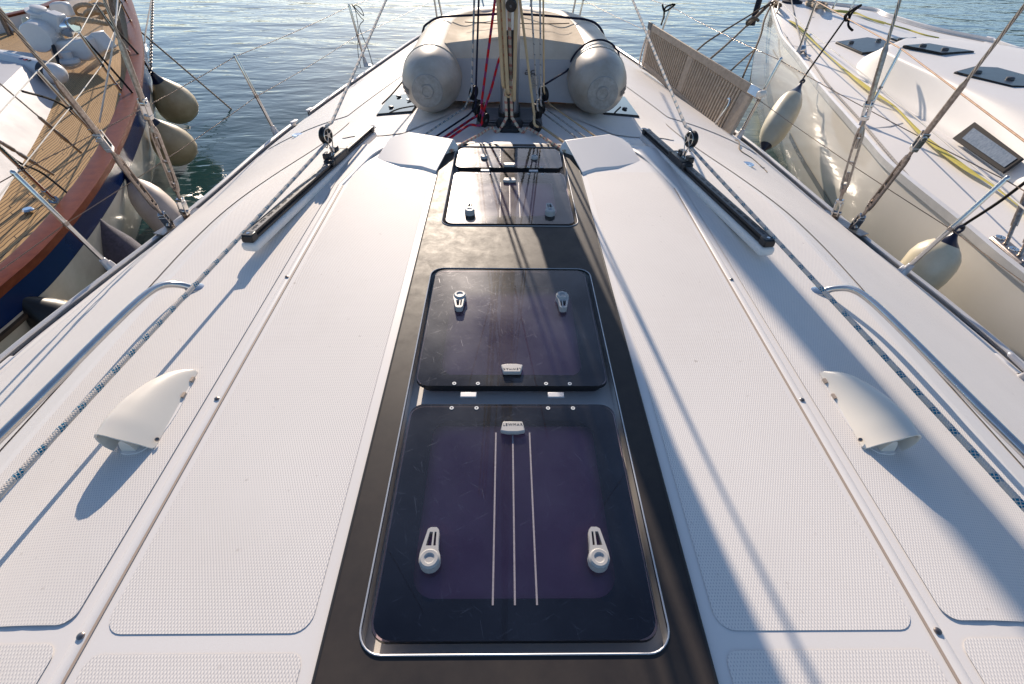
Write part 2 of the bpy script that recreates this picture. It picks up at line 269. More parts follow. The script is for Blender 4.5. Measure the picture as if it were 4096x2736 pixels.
# ---------------------------------------------------------------- mesh building
class MB:
    def __init__(s): s.v=[];s.f=[];s.uv=[];s.sm=[]
    def add(s,vs,fs,uvs=None,smooth=False):
        o=len(s.v); s.v+= [V(p) for p in vs]
        for i,f in enumerate(fs):
            s.f.append([o+k for k in f]); s.uv.append(uvs[i] if uvs else [(0,0)]*len(f)); s.sm.append(smooth)
        return s
    def box(s,c,d,rz=0,mat=None,rx=0,ry=0):
        c=V(c); m=mat or (Matrix.Rotation(rz,3,'Z')@Matrix.Rotation(ry,3,'Y')@Matrix.Rotation(rx,3,'X'))
        p=[c+m@V((x*d[0]/2,y*d[1]/2,z*d[2]/2)) for z in(-1,1) for y in(-1,1) for x in(-1,1)]
        return s.add(p,[(0,2,3,1),(4,5,7,6),(0,1,5,4),(2,6,7,3),(0,4,6,2),(1,3,7,5)])
    def tube(s,path,r,seg=8,cap=True,closed=False,r2=None,up=None):
        P=[V(p) for p in path]; n=len(P)
        T=[]
        for i in range(n):
            if closed: t=P[(i+1)%n]-P[i-1]
            else: t=P[min(i+1,n-1)]-P[max(i-1,0)]
            T.append(t.normalized() if t.length>1e-9 else V((0,0,1)))
        a=up or V((0,0,1))
        if abs(T[0].dot(a))>.95: a=V((1,0,0))
        nrm=(a-T[0]*a.dot(T[0])).normalized(); L=0; vs=[];ls=[]
        for i in range(n):
            if up: nn=(up-T[i]*up.dot(T[i])); nrm=nn.normalized() if nn.length>1e-4 else nrm
            else:
                nrm=nrm-T[i]*nrm.dot(T[i]); nrm.normalize()
            b=T[i].cross(nrm); ri=r[i] if isinstance(r,(list,tuple)) else r
            rb=(r2[i] if isinstance(r2,(list,tuple)) else r2) if r2 is not None else ri
            if i: L+=(P[i]-P[i-1]).length
            ls.append(L)
            for k in range(seg):
                an=2*PI*k/seg; vs.append(P[i]+nrm*math.cos(an)*ri+b*math.sin(an)*rb)
        fs=[];uv=[]; m=n if closed else n-1
        for i in range(m):
            j=(i+1)%n; lj=ls[j] if j else L+(P[0]-P[-1]).length
            for k in range(seg):
                k2=(k+1)%seg; fs.append((i*seg+k,i*seg+k2,j*seg+k2,j*seg+k)); uv.append([(k/seg,ls[i]),((k+1)/seg,ls[i]),((k+1)/seg,lj),(k/seg,lj)])
        s.add(vs,fs,uv,True)
        if cap and not closed:
            o=len(s.v)-len(vs)
            for base,rev in((0,1),((n-1)*seg,0)):
                f=[o+base+k for k in range(seg)]; f=f[::-1] if rev else f
                s.f.append(f); s.uv.append([(0,0)]*seg); s.sm.append(False)
        return s
    def lathe(s,a,b,prof,seg=24,cap=False,smooth=True,sx=1):
        """prof: (t along a->b in 0..1, radius)"""
        a,b=V(a),V(b); ax=(b-a); L=ax.length; T=ax.normalized(); n=V((0,0,1))
        if abs(T.dot(n))>.95: n=V((1,0,0))
        n=(n-T*n.dot(T)).normalized(); c=T.cross(n); vs=[]
        for t,r in prof:
            for k in range(seg):
                an=2*PI*k/seg; vs.append(a+ax*t+n*math.cos(an)*r+c*math.sin(an)*r*sx)
        fs=[];uv=[]
        for i in range(len(prof)-1):
            for k in range(seg):
                k2=(k+1)%seg; fs.append((i*seg+k,i*seg+k2,(i+1)*seg+k2,(i+1)*seg+k)); uv.append([(k/seg,prof[i][0]*L),((k+1)/seg,prof[i][0]*L),((k+1)/seg,prof[i+1][0]*L),(k/seg,prof[i+1][0]*L)])
        s.add(vs,fs,uv,smooth)
        if cap:
            o=len(s.v)-len(vs)
            for bs,rev in((0,1),((len(prof)-1)*seg,0)):
                f=[o+bs+k for k in range(seg)]; s.f.append(f[::-1] if rev else f); s.uv.append([(0,0)]*seg); s.sm.append(False)
        return s
    def grid(s,rows,smooth=True,uvs=None,flip=False,closed=False):
        n=len(rows);m=len(rows[0]); vs=[p for r in rows for p in r]; fs=[];uv=[]
        for i in range(n-1):
            for j in range(m if closed else m-1):
                k=(j+1)%m; f=(i*m+j,i*m+k,(i+1)*m+k,(i+1)*m+j); 
                u=[uvs[i][j],uvs[i][k],uvs[i+1][k],uvs[i+1][j]] if uvs else [(0,0)]*4
                if flip: f=f[::-1];u=u[::-1]
                fs.append(f);uv.append(u)
        return s.add(vs,fs,uv,smooth)
    def prism(s,poly,z0,z1,smooth=False):
        n=len(poly); vs=[V((p[0],p[1],z0)) for p in poly]+[V((p[0],p[1],z1)) for p in poly]
        fs=[tuple(range(n))[::-1],tuple(range(n,2*n))]+[(i,(i+1)%n,n+(i+1)%n,n+i) for i in range(n)]
        return s.add(vs,fs,None,smooth)
    def build(s,name,m,parent=None,bevel=0,bseg=2,subsurf=0,solid=0,smooth_all=None):
        me=bpy.data.meshes.new(name); me.from_pydata([tuple(p) for p in s.v],[],s.f)
        ul=me.uv_layers.new(name='UVMap'); i=0
        for f,u in zip(me.polygons,s.uv):
            for q in u: ul.data[i].uv=q; i+=1
        for f,b in zip(me.polygons,s.sm): f.use_smooth=b if smooth_all is None else smooth_all
        me.materials.append(m if not isinstance(m,str) else M[m]); me.update()
        bm=bmesh.new(); bm.from_mesh(me); bmesh.ops.recalc_face_normals(bm,faces=bm.faces); bm.to_mesh(me); bm.free()
        if not subsurf: me.set_sharp_from_angle(angle=R(38))
        o=bpy.data.objects.new(name,me); COL.objects.link(o)
        if parent: o.parent=parent; o.matrix_parent_inverse=Matrix.Translation(-absloc(parent))
        if solid: md=o.modifiers.new('s','SOLIDIFY'); md.thickness=solid; md.offset=0
        if bevel: md=o.modifiers.new('b','BEVEL'); md.width=bevel; md.segments=bseg; md.limit_method='ANGLE'; md.angle_limit=R(35)
        if subsurf: md=o.modifiers.new('ss','SUBSURF'); md.levels=md.render_levels=subsurf
        return o
def absloc(o): return V(o.location) if o.type=='EMPTY' else V((0,0,0))
def thing(name,label,cat,loc=(0,0,0),group=None):
    o=bpy.data.objects.new(name,None); COL.objects.link(o); o.location=loc; o.empty_display_size=.1
    return tag(o,label,cat,group)
def tag(o,label=None,cat=None,group=None,kind=None):
    if label:o['label']=label
    if cat:o['category']=cat
    if group:o['group']=group
    if kind:o['kind']=kind
    return o
def cr(pts,n=8,closed=False):           # catmull-rom
    P=[V(p) for p in pts]; out=[]; L=len(P)
    for i in range(L if closed else L-1):
        g=(lambda k:P[k%L]) if closed else (lambda k:P[max(0,min(L-1,k))])
        a,b,c,d=g(i-1),g(i),g(i+1),g(i+2)
        for j in range(n):
            t=j/n; out.append(.5*((2*b)+(c-a)*t+(2*a-5*b+4*c-d)*t*t+(3*b-a-3*c+d)*t**3))
    if not closed: out.append(P[-1])
    return out
def rrect(x0,x1,y0,y1,r,seg=7):
    out=[]
    for cx,cy,a0 in((x1-r,y1-r,0),(x0+r,y1-r,90),(x0+r,y0+r,180),(x1-r,y0+r,270)):
        for i in range(seg+1):
            a=R(a0+90*i/seg); out.append((cx+r*math.cos(a),cy+r*math.sin(a)))
    return out
def holed(outer,holes,z,thick=0):
    bm=bmesh.new(); 
    for lp in [outer]+holes:
        vs=[bm.verts.new((p[0],p[1],z)) for p in lp]
        for i in range(len(vs)): bm.edges.new((vs[i],vs[(i+1)%len(vs)]))
    bmesh.ops.triangle_fill(bm,use_beauty=True,use_dissolve=False,edges=bm.edges[:],normal=(0,0,1))
    mb=MB(); bm.verts.index_update(); mb.add([v.co.copy() for v in bm.verts],[tuple(v.index for v in f.verts) for f in bm.faces]); bm.free()
    for lp in [outer]+holes:
        if thick:
            n=len(lp); mb.add([V((p[0],p[1],z)) for p in lp]+[V((p[0],p[1],z-thick)) for p in lp],[(i,(i+1)%n,n+(i+1)%n,n+i) for i in range(n)])
    return mb
# ================================================================ WORLD, SUN
SUN_AZ=R(-7.6); SUN_EL=R(22)
w=bpy.data.worlds.new('World'); S.world=w; w.use_nodes=True; nt=w.node_tree; bg=nt.nodes['Background']
sky=nt.nodes.new('ShaderNodeTexSky'); sky.sky_type='NISHITA'; sky.sun_disc=False; sky.sun_elevation=SUN_EL; sky.sun_rotation=SUN_AZ
sky.air_density=.85; sky.dust_density=.35; sky.ozone_density=2.2
nt.links.new(sky.outputs[0],bg.inputs[0]); bg.inputs[1].default_value=.118
sl=bpy.data.lights.new('sun','SUN'); sl.energy=4.8; sl.angle=R(.5); sl.color=(1,.845,.685); so=bpy.data.objects.new('sun',sl); COL.objects.link(so)
sd=V((math.sin(SUN_AZ)*math.cos(SUN_EL),math.cos(SUN_AZ)*math.cos(SUN_EL),math.sin(SUN_EL))); so.rotation_euler=(-sd).to_track_quat('-Z','Y').to_euler(); so.location=sd*30
S.view_settings.view_transform='Standard'; S.view_settings.look='None'; S.view_settings.exposure=.45; S.view_settings.gamma=1
WZ=-1.75
mb=MB(); mb.add([(-1500,-300,WZ),(1500,-300,WZ),(1500,2500,WZ),(-1500,2500,WZ)],[(0,1,2,3)]); tag(mb.build('water','water'),kind='structure')
# distant wooded shore beyond the top of the picture; only its reflection reaches the water
rows=[]
for i in range(60):
    x=-900+i*36; b=330+60*math.sin(i*.21)
    h=(16+10*math.sin(i*.37)+8*math.sin(i*.9+1))*(.35+.9*sm(60,420,x))
    rows.append([V((x,b,WZ-1)),V((x+5,b+25,h*.6)),V((x,b+70,h)),V((x,b+160,h*.9)),V((x,b+200,WZ-1))])
mb=MB(); mb.grid(rows); tag(mb.build('hills',mat('wooded_hill',(.035,.05,.022),.9,var=.5,vscale=.05)),kind='structure')
# ================================================================ OUR YACHT
yacht=thing('sailing_yacht','large white sailing yacht seen from its own coachroof, with dark centre stripe of hatches','yacht',(0,0,0))
EY=[-3,0,1.6,2.1,2.76,3.2,3.8,4.5,5.4,6.6,7.6,8.6,9.7]
EL=[2.30,2.38,2.33,2.25,2.10,2.01,1.905,1.77,1.60,1.36,1.12,.72,.06]
ER=[2.34,2.44,2.42,2.36,2.22,2.13,2.015,1.87,1.70,1.46,1.20,.78,.06]
def Ew(y,s): return cubic(y,EY,EL if s<0 else ER)
def Ez(y): return cubic(y,[-3,0,2.3,4.1,6.2,9.7],[-.66,-.64,-.6,-.48,-.44,-.36])
def Z(x,y):
    s=-1 if x<0 else 1; ax=abs(x); e=Ew(y,s); ze=Ez(y); u=min(1,ax/max(e,.1))
    zc=interp(y,[2.6,3.2,4,5,7,9.7],[-.016,-.035,-.065,-.11,-.19,-.30])
    fd=zc+(ze-zc)*(.08*u+.42*u*u+.50*u**3)
    t=1-sm(1.7,3.7,y)                       # how much coachroof
    edge=1.27-.20*sm(2.0,3.6,y)
    roof=-.05*sm(.85,edge,min(ax,edge))
    side=ze
    a_=0; k=a_*sm(edge+.005,edge+.06,ax)+(1-a_)*max(0,min(1,(ax-edge+.02)/max(.1,e-edge+.02)))
    aft=roof*(1-k)+side*k
    z=lerp(fd,aft,t)
    st=(1-sm(.72,.98,ax))
    if st>0:
        front=sm(2.675,2.80,y)
        z2=lerp(0,fd,front) if y>2.5 else lerp(aft,0,1)
        z=lerp(z,z2,st)
    return z
def hit(px,py,off=0):
    z=0.
    for i in range(40):
        p=pz(px,py,z); z=lerp(z,Z(p.x,p.y)+off,.6)
    return pz(px,py,z)
def nhit(a,b,off=0): return hit(a/K,b/K,off)
# --- deck surface, as one sheet either side of the centre stripe
ys=[-2.5,-1.5,-.6]+[i*.1 for i in range(0,26)]+[2.55,2.6,2.64,2.675,2.70,2.73,2.76,2.79,2.82,2.9]+[3+i*.1 for i in range(0,67)]
xf=[0,.04,.08,.12,.16,.2,.25,.3,.35]
mb=MB()
for s in(-1,1):
    rows=[]
    for y in ys:
        e=Ew(y,s); row=[]
        xs=[.345,.5,.7,.75,.8,.85,.9,.95,1,1.05,1.1,1.14,1.18,1.22,1.25,1.27,1.285,1.30,1.315,1.33,1.345,1.37,1.42,1.5,1.6,1.7,1.8,1.9,2.0,2.1,2.25,2.5]
        for i,x in enumerate(xs):
            f=x/2.5; xx=min(x,e-.001*(len(xs)-i)) if y<3 else lerp(min(x,e),.345*min(1,e/.5)+f*(e-.345*min(1,e/.5)) if True else 0,sm(3,4.2,y))
            if i==len(xs)-1: xx=e
            row.append(V((s*xx,y,Z(s*xx,y))))
        rows.append(row)
    mb.grid(rows,flip=(s>0))
rows=[]
for y in ys:
    if y<2.67: continue
    xl=.345*min(1,Ew(y,1)/.5) if y>3 else .345
    # match inner column of side sheets
    def inner(s):
        e=Ew(y,s); x=.345
        return min(x,e) if y<3 else lerp(min(x,e),.345*min(1,e/.5)+x/2.5*(e-.345*min(1,e/.5)),sm(3,4.2,y))
    a,b=inner(-1),inner(1); rows.append([V((lerp(-a,b,k/10),y,Z(lerp(-a,b,k/10),y))) for k in range(11)])
mb.grid(rows,flip=False)
deck=mb.build('deck','gel',yacht)
# --- hull
mb=MB()
for s in(-1,1):
    rows=[]
    for i in range(60):
        y=-2.5+i*12.2/59; e=Ew(y,s); ze=Ez(y)
        rows.append([V((s*(e+.002),y,ze)),V((s*(e*1.0),y,ze-.3)),V((s*max(.03,e*.97-.03),y,ze-.7)),V((s*max(.02,e*.9-.06),y,WZ-.02)),V((s*max(.01,e*.6-.1),y,WZ-.35))])
    mb.grid(rows,flip=(s<0))
mb.build('hull','gel_cream',yacht)
# --- antislip panels
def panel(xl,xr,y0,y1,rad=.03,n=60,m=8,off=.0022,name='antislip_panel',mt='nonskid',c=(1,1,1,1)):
    """c: which corners are rounded (near-left, near-right, far-left, far-right)"""
    rows=[]
    for i in range(n+1):
        t=i/n
        if i<=6: y=y0+rad*(1-math.cos(i/6*PI/2))
        elif i>=n-6: y=y1-rad*(1-math.cos((n-i)/6*PI/2))
        else: y=lerp(y0+rad,y1-rad,(i-6)/(n-12))
        a,b=xl(y),xr(y); dn=y-y0; df=y1-y
        def ins(d): return rad-math.sqrt(max(0,rad*rad-(rad-d)**2)) if d<rad else 0
        a+=ins(dn)*c[0]+ins(df)*c[2]; b-=ins(dn)*c[1]+ins(df)*c[3]
        if b<a: a=b=(a+b)/2
        rows.append([V((lerp(a,b,j/m),y,Z(lerp(a,b,j/m),y)+off)) for j in range(m+1)])
    mb=MB(); mb.grid(rows); return mb.build(name,mt,yacht)
cst=lambda v:(lambda y:v)
for s in(-1,1):
    def P(a,b,y0,y1,rad=.03,**k):
        fa=a if callable(a) else cst(a); fb=b if callable(b) else cst(b)
        if s>0: return panel(fa,fb,y0,y1,rad,**k)
        c=k.pop('c',(1,1,1,1)); return panel(lambda y:-fb(y),lambda y:-fa(y),y0,y1,rad,c=(c[1],c[0],c[3],c[2]),**k)
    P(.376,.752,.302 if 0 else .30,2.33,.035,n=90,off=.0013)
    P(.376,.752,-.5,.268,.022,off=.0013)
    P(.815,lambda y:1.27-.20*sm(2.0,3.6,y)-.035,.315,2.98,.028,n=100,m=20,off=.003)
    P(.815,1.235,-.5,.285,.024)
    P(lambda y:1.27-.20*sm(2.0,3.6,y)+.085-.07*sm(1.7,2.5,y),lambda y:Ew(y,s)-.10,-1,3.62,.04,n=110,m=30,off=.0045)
    P(lambda y:interp(y,[3.7,8.6],[1.16,.10]),lambda y:Ew(y,s)-.10,3.70,8.5,.03,n=90,m=24,mt='fine_skid',off=.0045)
    P(lambda y:interp(y,[3.05,3.3,3.6,8],[.62,.40,.30,.03]),lambda y:interp(y,[3.05,3.7,8],[1.02,1.12,.2]),3.03,7.9,.03,n=90,m=16,off=.0045)
# --- coachroof seam beads with tan sealant, and screws
SX=.7835
for s in(-1,1):
    path=[(s*SX,y,Z(s*SX,y)-.001) for y in [-.5+i*.1 for i in range(27)]]+[(s*SX,2.16,0)]
    fr=[(s*.775,2.2,.0),(s*.735,2.42,Z(.735,2.42)),(s*.68,2.58,.006),(s*.60,2.80,-.03)]
    MB().tube(cr(path[-3:]+fr,6)[:0]+path+cr([path[-1]]+fr,6)[1:],.006,8,r2=.013,up=V((0,0,1))).build('roof_bead','gel',yacht)
    MB().tube([(p[0]-s*.0125,p[1],Z(p[0],p[1])+.0018) for p in path],.0012,6,r2=.003,up=V((0,0,1))).build('sealant_line','seal',yacht)
    for y in(.296,.858,1.418):
        mb=MB(); mb.lathe((s*(SX-.0),y,.0),(s*SX,y,.0085),[(0,.0065),(.8,.0065),(1,.004)],12,cap=True); mb.build('screw','steel_worn',yacht)
# --- coachroof front shoulders over the line tunnels
for s in(-1,1):
    nm=[(1560,548,.020),(1636,525,.058),(1815,553,.058),(1834,579,.034),(1782,613,.010),(1744,688,.009),(1680,668,.009),(1600,661,.006),(1500,640,-.004)]
    T3=[nz(a,b,z) for a,b,z in nm]; T3=[V((-s*p.x,p.y,p.z)) for p in T3]; n=len(T3)
    B3=[V((p.x,p.y+(.02 if i in(0,1,2) else 0),-.13 if i<4 else -.03)) for i,p in enumerate(T3)]
    fs=[(0,1,8),(1,7,8),(1,6,7),(1,2,6),(2,3,4),(2,4,5),(2,5,6)]+[(i,n+i,n+(i+1)%n,(i+1)%n) for i in range(n)]
    mb=MB(); mb.add(T3+B3,fs); mb.build('line_cover','gel',yacht,bevel=.010,bseg=3)
# --- centre stripe with two recessed openings
HW=.267; OA=(.225,1.495); OB=(1.765,2.632)
out=[(-.345,-.6),(.345,-.6),(.345,2.575),(.292,2.672),(-.292,2.672),(-.345,2.575)]
ha=rrect(-.286,.286,OA[0],.95,.05); 
hA=rrect(-.283,.283,.262,1.475,.045); hB=rrect(-.281,.281,1.782,2.628,.045)
holed(out,[hA,hB],.006,.012).build('centre_stripe','slate',yacht)
MB().tube([(-.346,y,.005) for y in(-.6,2.575)],.003,6).tube([(.346,y,.005) for y in(-.6,2.575)],.003,6).build('stripe_edge_seal','rubber',yacht)
for hp,y0,y1 in((hA,.262,1.475),(hB,1.782,2.628)):
    mb=MB(); n=len(hp); mb.add([V((p[0],p[1],.0)) for p in hp]+[V((p[0],p[1],-.045)) for p in hp],[(i,(i+1)%n,n+(i+1)%n,n+i) for i in range(n)],None,True)
    mb.add([V((p[0]*1.0,p[1],-.045)) for p in hp],[tuple(range(n))]); mb.build('hatch_well','gel',yacht)
    MB().tube([V((p[0],p[1],.0075)) for p in hp],.0018,6,closed=True).build('well_trim','alu_grey',yacht)
# --- hatches
def hatch(y0,y1,lever_y,lever_dir,plate_y,grooves,round_only=False,hinge='far'):
    """one flush hatch as a part of the yacht"""
    X=.2655; zt=.0085
    fr=holed(rrect(-X+.006,X-.006,y0+.006,y1-.006,.04),[rrect(-X+.045,X-.045,y0+.05,y1-.05,.045)],zt-.009,.02)
    # frame ring is the hatch part; pane, levers, plate are sub-parts
    h=fr.build('hatch','rubber',yacht)
    outer=rrect(-X,X,y0,y1,.035)
    n=len(outer); top=[V((p[0],p[1],zt)) for p in outer]
    g=MB(); g.add(top,[tuple(range(n))]); g.build('pane','hglass',h)
    e=MB(); e.add([V((p[0],p[1],zt-.0004)) for p in outer]+[V((p[0]*1.004,p[1]+(p[1]-(y0+y1)/2)*.004,zt-.010)) for p in outer],[(i,(i+1)%n,n+(i+1)%n,n+i) for i in range(n)],None,True); e.build('pane_edge','black',h)
    # black printed border under the pane and purple blind lower down
    holed(rrect(-X+.003,X-.003,y0+.003,y1-.003,.035),[rrect(-X+.066,X-.066,y0+(.073 if lever_dir>0 else .04),y1-(.052 if lever_dir>0 else .10),.045)],zt-.003).build('border','black',h)
    b=MB(); b.add([V((-X+.03,y0+.03,-.024)),V((X-.03,y0+.03,-.024)),V((X-.03,y1-.03,-.024)),V((-X+.03,y1-.03,-.024))],[(0,1,2,3)]); b.build('blind','blind' ,h)
    for s in(-1,1):
        cx=s*(.1288 if round_only else .169)
        if round_only:
            mb=MB(); mb.lathe((cx,lever_y,zt),(cx,lever_y,zt+.014),[(0,.0175),(.7,.0175),(1,.015),(1.0,.009),(.8,.007),(.8,0)],20); mb.build('handle_boss','handle',h); continue
        d=lever_dir; mb=MB(); r=.021
        # tapered lever plate with two slots : outline, hole outlines
        def o(a,b): return (cx+s*a,lever_y+d*b)
        ol=[o(-.021*math.cos(t),-.021*math.sin(t)) for t in [i*PI/10 for i in range(11)]]   # rounded tail, from -x to +x
        ol=ol+[o(.0205,.012),o(.016,.034),o(.010,.062),o(.004,.066),o(-.008,.066),o(-.013,.060),o(-.0145,.035),o(-.016,.018),o(-.0205,.008)]
        hl=[o(.0105,.027),o(.0055,.056),o(-.001,.056),o(-.001,.027)]; hl2=[o(-.0045,.027),o(-.0045,.056),o(-.0085,.056),o(-.0095,.027)]
        lv=holed(ol,[hl,hl2],zt+.019,.019)
        lv.build('handle','handle',h)
        mb=MB(); mb.lathe((cx,lever_y,zt+.0185),(cx,lever_y,zt+.0235),[(0,.0205),(.5,.0195),(1,.0165),(.95,.011),(.35,.008),(.3,0)],24); mb.build('handle_boss','handle',h)
    # maker's plate
    pw=.031; f=1 if lever_dir<0 else -1
    pl=[(-pw*.80,plate_y+.015*-f),(pw*.80,plate_y+.015*-f),(pw,plate_y-.015*-f),(pw*.4,plate_y-.019*-f),(-pw*.4,plate_y-.019*-f),(-pw,plate_y-.015*-f)]
    mb=MB(); mb.prism(pl if f<0 else pl[::-1],zt+.0005,zt+.013); mb.build('latch_plate','handle',h,bevel=.003)
    cu=bpy.data.curves.new('lettering','FONT'); cu.body='LEWMAR'; cu.size=.0105; cu.align_x='CENTER'; cu.align_y='CENTER'; cu.extrude=.0003; cu.space_character=1.25
    to=bpy.data.objects.new('t',cu); COL.objects.link(to); dg=bpy.context.evaluated_depsgraph_get(); me=bpy.data.meshes.new_from_object(to.evaluated_get(dg)); bpy.data.objects.remove(to)
    me.materials.clear(); me.materials.append(M['darkgrey']); lo=bpy.data.objects.new('lettering',me); COL.objects.link(lo); lo.parent=h
    lo.location=(0,plate_y+(.004 if lever_dir>0 else -.002),zt+.0135); lo.rotation_euler=(0,0,0 if lever_dir>0 else PI)
    if grooves:
        for gx in(-.042,0,.042):
            mb=MB(); mb.box((gx,(grooves[0]+grooves[1])/2,zt+.0006),(.0036,grooves[1]-grooves[0],.0008)); mb.build('antislip_strip','gripstrip',h)
    hy=y1-.014 if hinge=='far' else y0+.008
    for gx in(-.159,-.094,.0935,.159):
        mb=MB(); mb.lathe((gx,hy,zt),(gx,hy,zt+.0015),[(0,.0055),(1,.0055),(1,.0022)],14); mb.build('screw','white',h)
    return h
M['gripstrip']=mat('clear_grip_strip',(.30,.27,.30),.5,var=.3,vscale=150)
hatch(.283,.838,.423,1,.7565,(.343,.745))
hatch(.903,1.463,1.290,-1,.958,None,hinge='near')
hatch(1.797,2.297,1.879,1,2.198,(1.848,2.185))
h4=hatch(2.353,2.603,2.472,-1,2.3705,None,round_only=True,hinge='near')
for y in(.872,2.325):        # hinge bars between the pairs
    for x in(-.118,.118):
        MB().box((x,y,.005),(.044,.018,.007)).build('hinge','alu_grey',yacht,bevel=.002)
# --- toe rails
def rail(s,y0,y1,n=70):
    mb=MB(); prof=[(.004,-.03),(.004,.038),(-.014,.046),(-.026,.040),(-.026,.033),(-.008,.030),(-.008,.004),(-.06,.004),(-.06,-.004)]
    rows=[]
    for i in range(n+1):
        y=lerp(y0,y1,i/n); e=Ew(y,s); d=(Ew(y+.02,s)-Ew(y-.02,s))/.04; nx_=1/math.sqrt(1+d*d); ny_=-d*nx_; ze=Ez(y)
        rows.append([V((s*(e+a*nx_),y+a*ny_,ze+b)) for a,b in prof])
    mb.grid(rows,smooth=False); return mb
def inset(s,y,a,b):
    e=Ew(y,s); d=(Ew(y+.02,s)-Ew(y-.02,s))/.04; n_=1/math.sqrt(1+d*d); return V((s*(e+a*n_),y-d*n_*a,Ez(y)+b))
for s in(-1,1):
    for y0,y1 in((-2.5,4.32),(4.55,9.5)):
        rail(s,y0,y1).build('toe_rail','alu',yacht)
        MB().tube([inset(s,lerp(y0,y1,i/60),-.030,.012) for i in range(61)],.006,6,r2=.010,up=V((0,0,1))).build('rail_gasket','gasket',yacht)
    for yy in(4.32,4.55):
        d=1 if yy>4.4 else -1; p=inset(s,yy,-.008,.04)
        MB().box(p+V((0,d*.03,.004)),(.034,.09,.014),rz=s*.2).build('rail_end_cap','alu_grey',yacht,bevel=.006)
    for i in range(16):
        p=inset(s,-.2+i*.28,-.05,.006); mb=MB(); mb.lathe(p,p+V((0,0,.004)),[(0,.006),(1,.004)],8,cap=True); mb.build('rail_screw','steel_worn',yacht)
# --- stanchions, sockets, lifelines
ST={-1:[((-2.40,.25,-.62),(-2.52,.22,-.02)),((-2.234,2.33,-.60),(-2.384,2.298,-.014)),((-1.878,4.083,-.478),(-1.995,4.052,.113)),((-1.617,6.275,-.46),(-1.682,6.243,.115)),((-1.0,8.35,-.40),(-1.05,8.33,.18))],
     1:[((2.45,.22,-.62),(2.58,.19,-.02)),((2.248,2.305,-.585),(2.431,2.273,.014)),((1.899,4.084,-.465),(2.016,4.052,.134)),((1.622,6.222,-.435),(1.729,6.191,.164)),((1.03,8.35,-.38),(1.12,8.33,.20))]}
for s in(-1,1):
    for b,t in ST[s]:
        b,t=V(b),V(t); ax=(t-b)
        mb=MB(); mb.tube([b+ax*.10,b+ax*.985,t],[.0125,.0125,.010],12); mb.lathe(t-ax*.012,t+ax*.02,[(0,.0125),(.5,.0125),(.9,.008),(1,.001)],12)
        st=mb.build('stanchion','steel',yacht)
        k=MB(); up=ax.normalized(); o=b+V((0,0,-.01))
        k.lathe(o,o+up*.095,[(0,.026),(.3,.024),(1,.017)],14,cap=True)
        k.add([o+V(v) for v in((s*.02,-.035,.0),(s*.02,.035,0),(-s*.065,.032,0),(-s*.065,-.032,0),(s*.0,-.016,.075),(s*.0,.016,.075),(-s*.03,.02,.02),(-s*.03,-.02,.02),(-s*.065,.032,.012),(-s*.065,-.032,.012))],[(3,2,1,0),(4,5,1,0),(5,4,7,6),(6,7,9,8),(8,9,3,2),(1,5,6,2),(0,3,7,4),(2,6,8),(3,9,7)])
        k.build('socket','alu_grey',st,bevel=.004)
        k=MB(); m_=b+ax*.52; k.lathe(m_-up*.010,m_+up*.010,[(0,.0145),(1,.0145)],10,cap=True); k.build('wire_ferrule','steel_worn',st)
    for fr,rd in((.985,.0026),(.52,.0026)):
        pts=[]; Q=[V(b)+(V(t)-V(b))*fr for b,t in ST[s]]; Q=[V((s*2.5,-2.2,Q[0].z))]+Q+[V((s*.25,9.9,Q[-1].z+.05))]
        for a,b in zip(Q[:-1],Q[1:]):
            for j in range(8): t=j/8; p=a.lerp(b,t); p.z-=.012*4*t*(1-t); pts.append(p)
        pts.append(Q[-1]); MB().tube(pts,rd,6).build('lifeline','wirethin',yacht)
# bow pulpit
mb=MB()
for s in(-1,1):
    mb.tube(cr([(s*.95,8.55,-.38),(s*.98,8.6,.22),(s*.55,9.5,.27),(0,9.95,.3)],8),.013,8); mb.tube([(s*.55,9.5,.27),(s*.35,9.2,-.34)],.012,8)
mb.build('pulpit','steel',yacht)
# --- foredeck hatches (small, flush)
for s in(-1,1):
    q=[nhit(*p) for p in ((1505,468),(1561,389),(1690,380),(1674,422),(1650,456))]
    def W(x,y,o): return V((x,y,Z(x,y)+o))
    hh=MB(); pol=[(-s*p.x,p.y) for p in q]; n=5; hh.add([W(*p,.001) for p in pol]+[W(*p,.014) for p in pol],[tuple(range(n)),tuple(range(n,2*n))]+[(i,(i+1)%n,n+(i+1)%n,n+i) for i in range(n)]); h=hh.build('foredeck_hatch','rubber',yacht,bevel=.008,bseg=3)
    ccx=sum(p[0] for p in pol)/n; ccy=sum(p[1] for p in pol)/n; pol2=[(lerp(ccx,p[0],.95),lerp(ccy,p[1],.95)) for p in pol]
    hh=MB(); hh.add([W(*p,.018) for p in pol2]+[W(*p,.012) for p in pol2],[tuple(range(n))]+[(i,(i+1)%n,n+(i+1)%n,n+i) for i in range(n)]); hh.build('pane','foreglass',h)
    for a_,b_ in((1566,441),(1596,398)):
        p=nhit(a_,b_); p=W(-s*p.x,p.y,.019); hh=MB(); hh.lathe(p,p+V((0,0,.010)),[(0,.018),(.7,.018),(1,.013),(1,0)],16); hh.build('handle_boss','darkgrey',h)
    p=nhit(1637,413); hh=MB(); hh.box(W(-s*p.x,p.y,.024),(.030,.020,.010)); hh.build('latch_plate','handle',h,bevel=.002)
